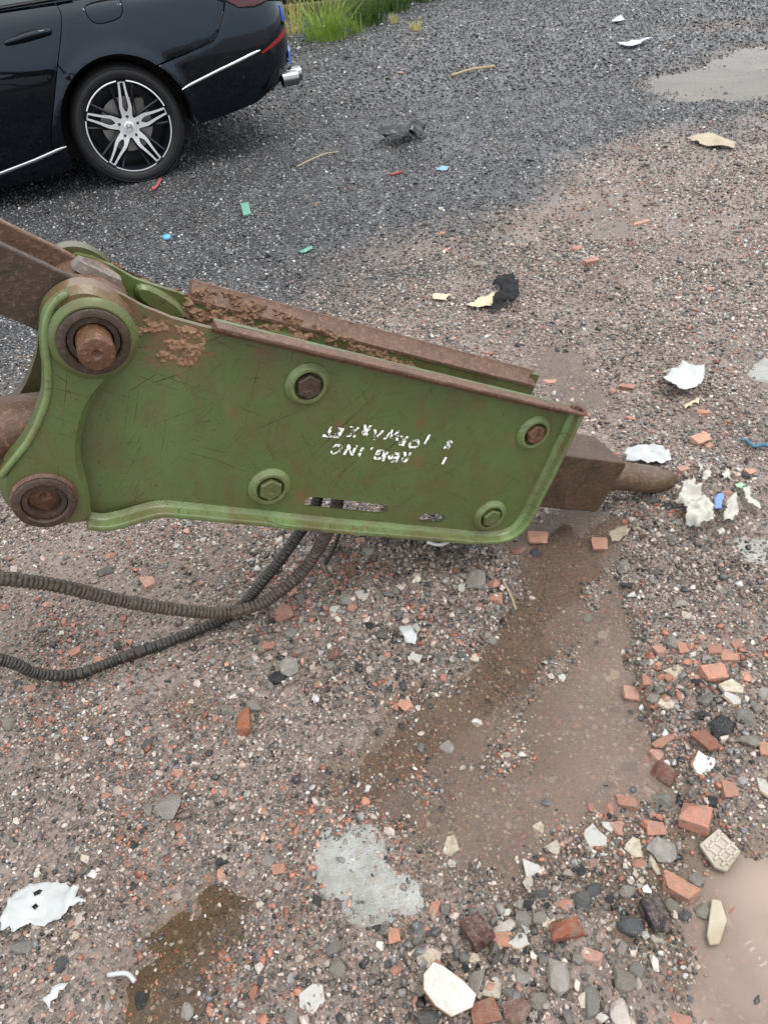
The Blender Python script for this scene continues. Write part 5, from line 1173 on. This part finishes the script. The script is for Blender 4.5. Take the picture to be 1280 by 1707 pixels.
half_brick((0.069, 0.466), .044, .05, .036, .5, 'black and red brick lump by the cream flat stone', (70, 44, 38))
half_brick((0.477, 0.719), .048, .038, .03, -.8, 'burnt brick fragment with dark hollow top', (96, 62, 50))
half_brick((-0.352, 0.935), .030, .064, .03, .15, 'long half-burnt brick sliver, orange on one side', (150, 92, 62))
half_brick((0.065, 1.405), .036, .04, .05, .1, 'upright rusty brick block beside the cut cable strip', (120, 82, 56))
half_brick((-0.098, 1.265), .030, .042, .032, .2, 'upright scorched brick stub in the heap under the bracket', (92, 64, 50))

# small stones one can still tell apart, scattered by area
SM = [([(-0.373, 1.539), (0.305, 1.407), (0.256, 1.098), (0.026, 0.933), (-0.331, 1.032), (-0.391, 1.317)], 64, 'ggggddbbbmkc', 0.013, 0.027, 'in the heap under the green bracket', 'in the heap'),
 ([(0.511, 1.059), (0.808, 1.013), (0.654, 0.683), (0.467, 0.707), (0.426, 0.877)], 18, 'gggbbbdk', 0.009, 0.018, 'around the brick cluster near the triangular tile', 'around the brick cluster'),
 ([(-0.084, 0.529), (0.41, 0.492), (0.355, 0.321), (-0.097, 0.368)], 40, 'ggggggdbbkc', 0.011, 0.024, 'in the rubble around the big white-topped tile', 'around the white-topped tile'),
 ([(0.223, 0.765), (0.593, 0.729), (0.516, 0.5), (0.219, 0.514)], 16, 'gggdbbkc', 0.008, 0.016, 'around the square red brick and the puddle shards', 'around the puddle shards'),
 ([(-1.074, 1.638), (-0.37, 1.49), (-0.319, 0.784), (-0.836, 0.85)], 18, 'gggdbbkc', 0.008, 0.016, 'on the pinkish gravel below the hoses', 'below the hoses'),
 ([(-0.832, 0.836), (-0.234, 0.76), (-0.231, 0.39), (-0.713, 0.44)], 18, 'ggdbbbkc', 0.007, 0.014, 'on the gravel around the torn white sheet', 'around the torn sheet'),
 ([(0.688, 1.658), (1.097, 1.634), (0.855, 1.114), (0.573, 1.16), (0.551, 1.375)], 18, 'gggdbbkkc', 0.01, 0.02, 'around the chisel tip and torn wrapper', 'around the chisel tip'),
 ([(0.297, 3.261), (2.099, 3.784), (1.297, 2.062), (0.656, 2.478)], 18, 'gggdbbkwc', 0.014, 0.026, 'on the pinkish gravel around the black cloth', 'around the black cloth')]
SMALL = []
for poly, n, kinds, dmin, dmax, where, grp in SM:
    P = np.array(poly); cnt = 0; r_ = random.Random(len(where)*77+n)
    while cnt < n:
        X, Y = r_.uniform(P[:, 0].min(), P[:, 0].max()), r_.uniform(P[:, 1].min(), P[:, 1].max())
        if not pip(np.array([(X, Y)]), poly)[0]: continue
        SMALL.append((r_.choice(kinds), X, Y, r_.uniform(dmin, dmax)*(1 if r_.random() < .8 else 1.35))); cnt += 1
for i, (k, X, Y, d) in enumerate(SMALL):
    r_ = random.Random(5000+i); me_ = r_.choice(BLUMP if k in 'bm' else TCm if k == 'c' else TW if k == 'w' else ROCKS)
    nm, cat, ph = KN[k]; o = bpy.data.objects.new(nm, me_); COL.objects.link(o); o.color = lin(*r_.choice(PAL[k])); a = r_.uniform(.7, 1.0); th = d*r_.uniform(.5, .75) if k not in 'cw' else .005
    settle(o, me_, d, d*a, th, X, Y, r_.uniform(0, 6.28), (r_.uniform(-.4, .4), r_.uniform(-.4, .4)), .25); tag(o, 'small '+auto_label(i, k, X, Y, SMALL), cat, 'small '+GRP[k])

# ------------------------------------------------------------------ litter
def sheet(name, poly, mat, lab, cat, amp=.008, freq=14, seed=1, grid=.008, lift=.004, th=.0008, drape=True, holes=()):
    q = np.array(resample(poly, grid)); q = q+rng.normal(0, grid*.28, q.shape)+np.c_[fbm(q[:, 0], q[:, 1], 60, 2, seed)-.5, fbm(q[:, 0], q[:, 1], 60, 2, seed+9)-.5]*.012; q = [tuple(p_) for p_ in q]; pts, tri, _ = cdt(q, holes, grid); n_ = fbm(pts[:, 0], pts[:, 1], freq, 3, seed); rid = np.abs(n_-.5)*2; zz = (height(pts[:, 0], pts[:, 1]) if drape else hz(*np.mean(poly, 0)))+lift+amp*(1-rid)**2+amp*.5*fbm(pts[:, 0], pts[:, 1], freq*3, 2, seed+3)
    zz = np.maximum(zz, .002)
    o = mesh_obj(name, [(a[0], a[1], z_) for a, z_ in zip(pts, zz)], tri, mat, None, True); s_ = o.modifiers.new('solid', 'SOLIDIFY'); s_.thickness = th; return tag(o, lab, cat)
WHITE = simple('white_plastic', lin(164, 167, 167), .38, 0, .5, 30, .15); CREAM = simple('cream_card', lin(186, 174, 146), .7, 0, .3, 40, .25); BLKC = simple('black_cloth', lin(24, 25, 28), .75, 0, .3, 40, .3); BEIGE = simple('wet_cardboard', lin(160, 148, 130), .7, 0, .3, 20, .3)
PALE = simple('pale_cloth', lin(170, 172, 190), .6, 0, .3, 30, .2); PAPER = simple('torn_wrapper', lin(172, 170, 162), .5, 0, .4, 60, .3); BLKB = simple('black_bag', lin(16, 17, 18), .22, 0, .45)
sheet('plastic_sheet', [(-0.767, 0.591), (-0.76, 0.616), (-0.742, 0.63), (-0.726, 0.642), (-0.689, 0.642), (-0.661, 0.634), (-0.637, 0.623), (-0.634, 0.602), (-0.61, 0.601), (-0.627, 0.59), (-0.661, 0.574), (-0.687, 0.569), (-0.709, 0.571), (-0.719, 0.562), (-0.732, 0.56), (-0.743, 0.568), (-0.757, 0.565)], WHITE, 'large torn white plastic sheet lying on pinkish gravel', 'plastic sheet', .016, 15, 3, .005, holes=[[(-0.714, 0.621), (-0.707, 0.629), (-0.7, 0.626), (-0.702, 0.618), (-0.71, 0.614)], [(-0.712, 0.598), (-0.707, 0.604), (-0.701, 0.599), (-0.706, 0.593)]])
sheet('plastic_scrap', [(-0.66, 0.454), (-0.647, 0.466), (-0.643, 0.472), (-0.626, 0.472), (-0.626, 0.461), (-0.637, 0.451), (-0.644, 0.44)], WHITE, 'small white plastic scrap below the large torn sheet', 'plastic scrap', .004, 16, 4)
V, F = tube(catmull([(*p_, .018) for p_ in [(-0.556, 0.477), (-0.524, 0.476), (-0.507, 0.462)]], 5), .004, 8); tag(mesh_obj('plastic_strip', V, F, WHITE, None, True), 'bent white plastic strip over the dark brown puddle', 'plastic strip')
sheet('plastic_bag', [(0.937, 2.013), (0.98, 2.059), (1.026, 2.087), (1.074, 2.095), (1.093, 2.063), (1.081, 2.013), (1.04, 1.971), (0.994, 1.952), (0.96, 1.974)], WHITE, 'crumpled white plastic bag on the gravel above the blue rope', 'plastic bag', .035, 9, 6, .008, .012)
sheet('card_strip', [(0.974, 1.915), (1.03, 1.944), (1.029, 1.923), (0.975, 1.894)], CREAM, 'narrow cream card strip below the crumpled white bag', 'card', .004, 12, 7)
sheet('torn_wrapper', [(0.773, 1.455), (0.815, 1.508), (0.845, 1.523), (0.85, 1.486), (0.843, 1.442), (0.851, 1.397), (0.831, 1.36), (0.792, 1.349), (0.772, 1.378), (0.784, 1.423)], PAPER, 'torn off-white wrapper by the chisel tip, largest piece', 'wrapper', .034, 22, 8, .005)
sheet('torn_wrapper', [(0.859, 1.367), (0.898, 1.427), (0.925, 1.439), (0.914, 1.39), (0.886, 1.362), (0.86, 1.353)], PAPER, 'curled off-white wrapper piece just past the blue scrap', 'wrapper', .030, 24, 9, .005)
sheet('torn_wrapper', [(0.954, 1.466), (0.971, 1.468), (0.97, 1.423), (0.98, 1.397), (0.964, 1.39), (0.95, 1.407)], PAPER, 'narrow off-white wrapper strip farthest from the chisel', 'wrapper', .022, 24, 10, .005)
for poly_, lab_, i_ in (([(0.882, 1.592), (0.897, 1.578), (0.882, 1.548), (0.864, 1.536), (0.879, 1.565)], 'curled white shred at the very point of the chisel', 0), ([(0.867, 1.535), (0.896, 1.54), (0.895, 1.514), (0.87, 1.503)], 'white shred between the chisel point and the largest wrapper', 1), ([(0.922, 1.524), (0.944, 1.536), (0.943, 1.51), (0.923, 1.503)], 'small white shred above the blue scrap', 2), ([(0.837, 1.343), (0.859, 1.344), (0.857, 1.326), (0.834, 1.321)], 'white shred below the largest torn wrapper', 3)):
    sheet('torn_wrapper', poly_, PAPER, lab_, 'wrapper', .018, 30, 60+i_, .004)
sheet('wrapper_scrap', [(0.86, 1.414), (0.883, 1.454), (0.899, 1.457), (0.883, 1.415)], simple('blue_print', lin(96, 128, 190), .5), 'small blue scrap on the torn wrapper', 'scrap', .006, 18, 11, .006, .014)
sheet('wrapper_scrap', [(0.945, 1.484), (0.957, 1.497), (0.973, 1.488), (0.959, 1.471)], simple('green_print', lin(140, 186, 140), .5), 'small green scrap beside the torn wrapper', 'scrap', .004, 18, 12, .006, .012)
sheet('wrapper_sheet', [(0.712, 1.7), (0.755, 1.721), (0.805, 1.702), (0.834, 1.664), (0.826, 1.625), (0.766, 1.632), (0.713, 1.659)], WHITE, 'flat white wrapper behind the steel chisel', 'wrapper', .02, 16, 13)
sheet('wrapper_scrap', [(0.785, 1.686), (0.808, 1.711), (0.827, 1.695), (0.813, 1.674)], simple('pale_green_print', lin(160, 200, 160), .5), 'pale green corner on the white wrapper behind the chisel', 'scrap', .006, 14, 14, .006, .016)
sheet('cloth', [(0.513, 2.696), (0.542, 2.774), (0.581, 2.796), (0.582, 2.876), (0.56, 2.894), (0.587, 2.957), (0.638, 2.955), (0.659, 2.889), (0.645, 2.79), (0.609, 2.701), (0.562, 2.704), (0.533, 2.68)], BLKC, 'crumpled black cloth beside the cream card', 'cloth', .04, 12, 15)
sheet('card', [(0.426, 2.751), (0.487, 2.822), (0.55, 2.839), (0.585, 2.818), (0.539, 2.731), (0.484, 2.724)], CREAM, 'torn cream card partly under the black cloth', 'card', .012, 10, 16)
sheet('plastic_bag', [(0.246, 5.192), (0.355, 5.316), (0.507, 5.427), (0.577, 5.335), (0.542, 5.176), (0.428, 5.059), (0.313, 5.054)], BLKB, 'flattened shiny black plastic bag on the dark gravel', 'plastic bag', .07, 7, 17, .016)
sheet('cardboard', [(1.993, 4.539), (2.086, 4.55), (2.171, 4.461), (2.187, 4.307), (2.147, 4.23), (2.079, 4.282), (2.011, 4.407)], BEIGE, 'flat beige wet cardboard piece at the edge of the dark gravel', 'cardboard', .022, 5, 18, .02)
sheet('cloth', [(2.451, 7.223), (2.629, 7.336), (2.738, 7.202), (2.628, 7.106), (2.506, 7.075)], PALE, 'pale lilac rag on the far dark gravel', 'cloth', .04, 3, 19, .03)
sheet('paper_scrap', [(2.76, 8.379), (2.894, 8.505), (2.892, 8.352), (2.778, 8.253)], WHITE, 'white paper scrap farthest out on the dark gravel', 'paper', .03, 3, 20, .03)
sheet('card', [(0.303, 2.884), (0.327, 2.912), (0.373, 2.882), (0.361, 2.835), (0.309, 2.854)], CREAM, 'small cream card lying left of the black cloth', 'card', .006, 8, 21)
TEAL = simple('teal_plastic', lin(92, 138, 122), .45, 0, .5, 60, .25)
o = flat_piece('plastic_clip', [(-0.583, 4.28), (-0.54, 4.295), (-0.519, 4.154), (-0.56, 4.131)], .012, [TEAL, TEAL], 'mint green plastic clip on the gravel in front of the car', 'plastic clip', (.1, .1), .012)
V, F = lathe([(0, .0), (0, .013), (.004, .016), (.012, .016), (.013, .0)], 24); X = (-0.942, 3.916); o = mesh_obj('bottle_cap', [(a*1.3, c*1.3, b) for a, b, c in V], F, simple('blue_plastic', lin(84, 146, 178), .4), None, True); o.location = (X[0], X[1], hz(*X)+.012); o.rotation_euler = (.3, .1, 0); fixn(o); tag(o, 'light blue bottle cap above the green bracket', 'bottle cap')
sheet('plastic_scrap', [(-0.252, 3.528), (-0.194, 3.577), (-0.185, 3.537), (-0.238, 3.501)], TEAL, 'mint green strip on the gravel above the bracket rail', 'plastic scrap', .006, 9, 22)
sheet('plastic_scrap', [(0.528, 4.498), (0.57, 4.55), (0.616, 4.509), (0.582, 4.465)], simple('cyan_plastic', lin(96, 138, 152), .4), 'cyan plastic scrap between the black bag and the puddle', 'plastic scrap', .008, 9, 23)
RED = simple('red_plastic', lin(160, 72, 80), .45)
def stick(name, pts, r, mat, lab, cat, z=.016):
    V, F = tube(catmull([(a, b, hz(a, b)+z) for a, b in pts], 5), r, 7); return tag(mesh_obj(name, V, F, mat, None, True), lab, cat)
stick('plastic_scrap', [(-1.155, 4.777), (-1.135, 4.838), (-1.129, 4.952)], .009, RED, 'small red plastic scrap beside the car tyre', 'plastic scrap')
stick('plastic_scrap', [(0.27, 4.464), (0.306, 4.483), (0.335, 4.494)], .008, simple('dark_red_plastic', lin(130, 50, 50), .5), 'dark red scrap below the black bag', 'plastic scrap')
TWIG = simple('twig', lin(150, 136, 112), .8, 0, .3, 60, .3)
stick('twig', [(-0.276, 4.873), (-0.186, 4.974), (-0.09, 5.063), (-0.012, 5.084)], .005, TWIG, 'thin pale twig on the dark gravel behind the car wheel', 'twig'); stick('twig', [(0.97, 6.85), (1.155, 6.981), (1.361, 7.007)], .011, TWIG, 'brown stick lying on the far dark gravel', 'stick')
stick('twig', [(0.268, 1.24), (0.279, 1.208), (0.285, 1.168)], .003, TWIG, 'short straw twig beside the brown puddle', 'twig')
ROPE = simple('blue_rope', lin(74, 110, 130), .7, 0, .3, 200, .4)
stick('rope', [(1.061, 1.701), (1.076, 1.695), (1.084, 1.666), (1.109, 1.667), (1.129, 1.651), (1.173, 1.648)], .0055, ROPE, 'frayed blue rope end on the pinkish gravel', 'rope', .012)
stick('rubber_strip', [(-0.158, 1.299), (-0.132, 1.327), (-0.112, 1.366), (-0.09, 1.419)], .005, BLACKRB, 'thin black rubber strip in the heap under the bracket', 'rubber strip', .02)
STRP = simple('clear_strip', lin(206, 208, 206), .3)
cs = [(0.097, 1.331), (0.128, 1.332), (0.16, 1.353), (0.153, 1.372), (0.126, 1.381)]; stick('cable_strip', cs, .0045, STRP, 'cut pale cable strip looped beside the rusty brick block', 'cable strip', .03)
sheet('bark_chip', [(0.579, 1.405), (0.613, 1.421), (0.637, 1.407), (0.622, 1.381), (0.582, 1.365)], simple('grey_wood', lin(150, 140, 122), .8, 0, .3, 60, .35), 'pale grey wood chip in the mud below the chisel', 'wood chip', .008, 12, 25, .008, .008, .006)
sheet('paper_scrap', [(0.002, 1.116), (0.026, 1.123), (0.043, 1.102), (0.035, 1.075), (0.013, 1.086)], WHITE, 'crumpled white paper scrap below the heap under the bracket', 'paper', .012, 20, 26, .006)

# ------------------------------------------------------------------ gravel too small to count
protos = bpy.data.collections.new('gravel_shapes')
for i in range(16):
    r_ = np.random.default_rng(700+i); P = r_.normal(size=(13, 3)); P /= np.linalg.norm(P, axis=1)[:, None]; P *= .5*np.array((1, r_.uniform(.7, .95), r_.uniform(.5, .75))); me_ = hull([tuple(p_) for p_ in P], 'gravel_chip', GRAVEL)
    if i % 2: me_.polygons.foreach_set('use_smooth', np.ones(len(me_.polygons), bool)); 
    o = bpy.data.objects.new('gravel_chip', me_); protos.objects.link(o)
PT = np.array([lin(*c)[:3] for c in ((162, 149, 140), (142, 130, 121), (118, 108, 101), (180, 167, 157), (98, 91, 86), (76, 72, 69), (50, 49, 49), (138, 122, 112), (158, 124, 108), (146, 108, 94), (198, 190, 178), (132, 130, 126), (110, 110, 110))])
WT = np.array((13, 13, 11, 11, 10, 9, 9, 7, 4, 3, 4, 8, 7.)); WT /= WT.sum()
PD = np.array([lin(*c)[:3] for c in ((96, 98, 101), (78, 80, 83), (60, 62, 65), (46, 47, 50), (116, 117, 118), (140, 140, 139), (190, 188, 184), (120, 100, 90))])
WD = np.array((20, 22, 20, 14, 11, 6, 2.6, 3.)); WD /= WD.sum()
def scatter(name, x0, x1, y0, y1, step, dmin, dmax, big, lab, keep, dens=None):
    xs = np.arange(x0, x1, step); ys = np.arange(y0, y1, step); X, Y = np.meshgrid(xs, ys); X = (X+rng.uniform(-.5, .5, X.shape)*step*1.1).ravel(); Y = (Y+rng.uniform(-.5, .5, Y.shape)*step*1.1).ravel(); k = keep(X, Y); X, Y = X[k], Y[k]
    pm = puddle_mask(X, Y); fm = flat_mask(X, Y); dz = .10+.90*sstep(dark_sd(X, Y)+1.3*(fbm(X, Y, 2.2, 3, 40)-.5)+.5*(fbm(X, Y, 9, 2, 41)-.5), -.75, .55)
    pr = 1-.3*sstep(pm, .014, .03)-.22*fm*(dz < .5); cl = fbm(X, Y, 7, 3, 90); pr = pr*(.45+1.1*sstep(cl, .30, .58)) if dens is None else dens(X, Y)*(.25+1.1*sstep(cl, .35, .65)); k = rng.random(len(X)) < pr; X, Y, dz = X[k], Y[k], dz[k]; n = len(X)
    D = dmin*(dmax/dmin)**(rng.random(n)**1.6); bg = rng.random(n) < .02; D[bg] *= big
    ct = PT[rng.choice(len(PT), n, p=WT)]; cd_ = PD[rng.choice(len(PD), n, p=WD)]; isd = rng.random(n) < dz; C = np.where(isd[:, None], cd_, ct)*rng.uniform(.5, 1.45, (n, 1))*(.70+.6*fbm(X, Y, 2.3, 3, 55))[:, None]
    C = np.minimum(C, .62)
    red = (fbm(X, Y, 4, 3, 66) > .56) & ~isd & (rng.random(n) < (.14 if dens is None else .36)); C[red] = np.array(lin(164, 112, 93)[:3])*rng.uniform(.5, 1.1, (red.sum(), 1))
    Z = height(X, Y)+D*rng.uniform(-.02, .22, n)
    me_ = bpy.data.meshes.new(name); me_.vertices.add(n); me_.vertices.foreach_set('co', np.c_[X, Y, Z].ravel())
    a = me_.attributes.new('col', 'FLOAT_COLOR', 'POINT'); a.data.foreach_set('color', np.c_[C, np.ones(n)].astype(np.float32).ravel())
    a = me_.attributes.new('rot', 'FLOAT_VECTOR', 'POINT'); a.data.foreach_set('vector', np.c_[rng.normal(0, .35, n), rng.normal(0, .35, n), rng.uniform(0, 6.28, n)].astype(np.float32).ravel())
    a = me_.attributes.new('scl', 'FLOAT_VECTOR', 'POINT'); a.data.foreach_set('vector', np.c_[D*rng.uniform(.85, 1.25, n), D, D*rng.uniform(.8, 1.1, n)].astype(np.float32).ravel())
    a = me_.attributes.new('vid', 'INT', 'POINT'); a.data.foreach_set('value', rng.integers(0, 16, n).astype(np.int32))
    o = bpy.data.objects.new(name, me_); COL.objects.link(o); tag(o, lab, None, None, 'stuff')
    ng = bpy.data.node_groups.new(name+'_nodes', 'GeometryNodeTree'); ng.interface.new_socket('Geometry', in_out='INPUT', socket_type='NodeSocketGeometry'); ng.interface.new_socket('Geometry', in_out='OUTPUT', socket_type='NodeSocketGeometry')
    N = ng.nodes; gi = N.new('NodeGroupInput'); go = N.new('NodeGroupOutput'); ip = N.new('GeometryNodeInstanceOnPoints'); ci = N.new('GeometryNodeCollectionInfo'); ci.inputs['Collection'].default_value = protos; ci.inputs['Separate Children'].default_value = True; ci.inputs['Reset Children'].default_value = True
    def na(nm, ty): q = N.new('GeometryNodeInputNamedAttribute'); q.data_type = ty; q.inputs['Name'].default_value = nm; return [s for s in q.outputs if s.enabled and s.name == 'Attribute'][0]
    L = ng.links; L.new(gi.outputs[0], ip.inputs['Points']); L.new(ci.outputs[0], ip.inputs['Instance']); ip.inputs['Pick Instance'].default_value = True
    L.new(na('vid', 'INT'), ip.inputs['Instance Index']); L.new(na('rot', 'FLOAT_VECTOR'), ip.inputs['Rotation']); L.new(na('scl', 'FLOAT_VECTOR'), ip.inputs['Scale']); L.new(ip.outputs[0], go.inputs[0])
    md = o.modifiers.new('scatter', 'NODES'); md.node_group = ng; print(name, n); return o
def cone(a, b): return lambda X, Y: (np.abs(X-.03) < a+b*Y)
scatter('fine_gravel', -2.2, 2.4, .22, 1.75, .0066, .0044, .0120, 1.8, 'fine wet pinkish gravel in the foreground', cone(.50, .62))
scatter('gravel', -3.2, 3.4, 1.75, 3.3, .0105, .0070, .0165, 1.8, 'wet mixed gravel in the middle of the yard', cone(.55, .64))
scatter('coarse_gravel', -5, 5.2, 3.3, 6.2, .0185, .010, .022, 1.8, 'dark wet roadstone between the bracket and the car', cone(.5, .66))
scatter('far_gravel', -9, 9, 6.2, 12.5, .033, .018, .036, 1.7, 'dark roadstone on the far side of the yard', cone(.3, .68))
RZ = [(q[0], w_) for q, w_ in zip(SM, (1.8, 1.0, 1.3, .8, .25, .28, 1.0, .3))]
def rub(X, Y):
    b = np.full(len(X), .17)*(1-.7*sstep(dark_sd(X, Y), -.4, .4)); P_ = np.c_[X, Y]
    for poly, w_ in RZ: d = pdist(P_, poly); sd = np.where(pip(P_, poly), d, -d); b = np.maximum(b, w_*sstep(sd, -.06, .10))
    return b
scatter('loose_rubble', -2.0, 2.6, .22, 4.2, .0150, .009, .026, 1.35, 'loose mixed rubble of small stones and brick chips', cone(.45, .62), rub)
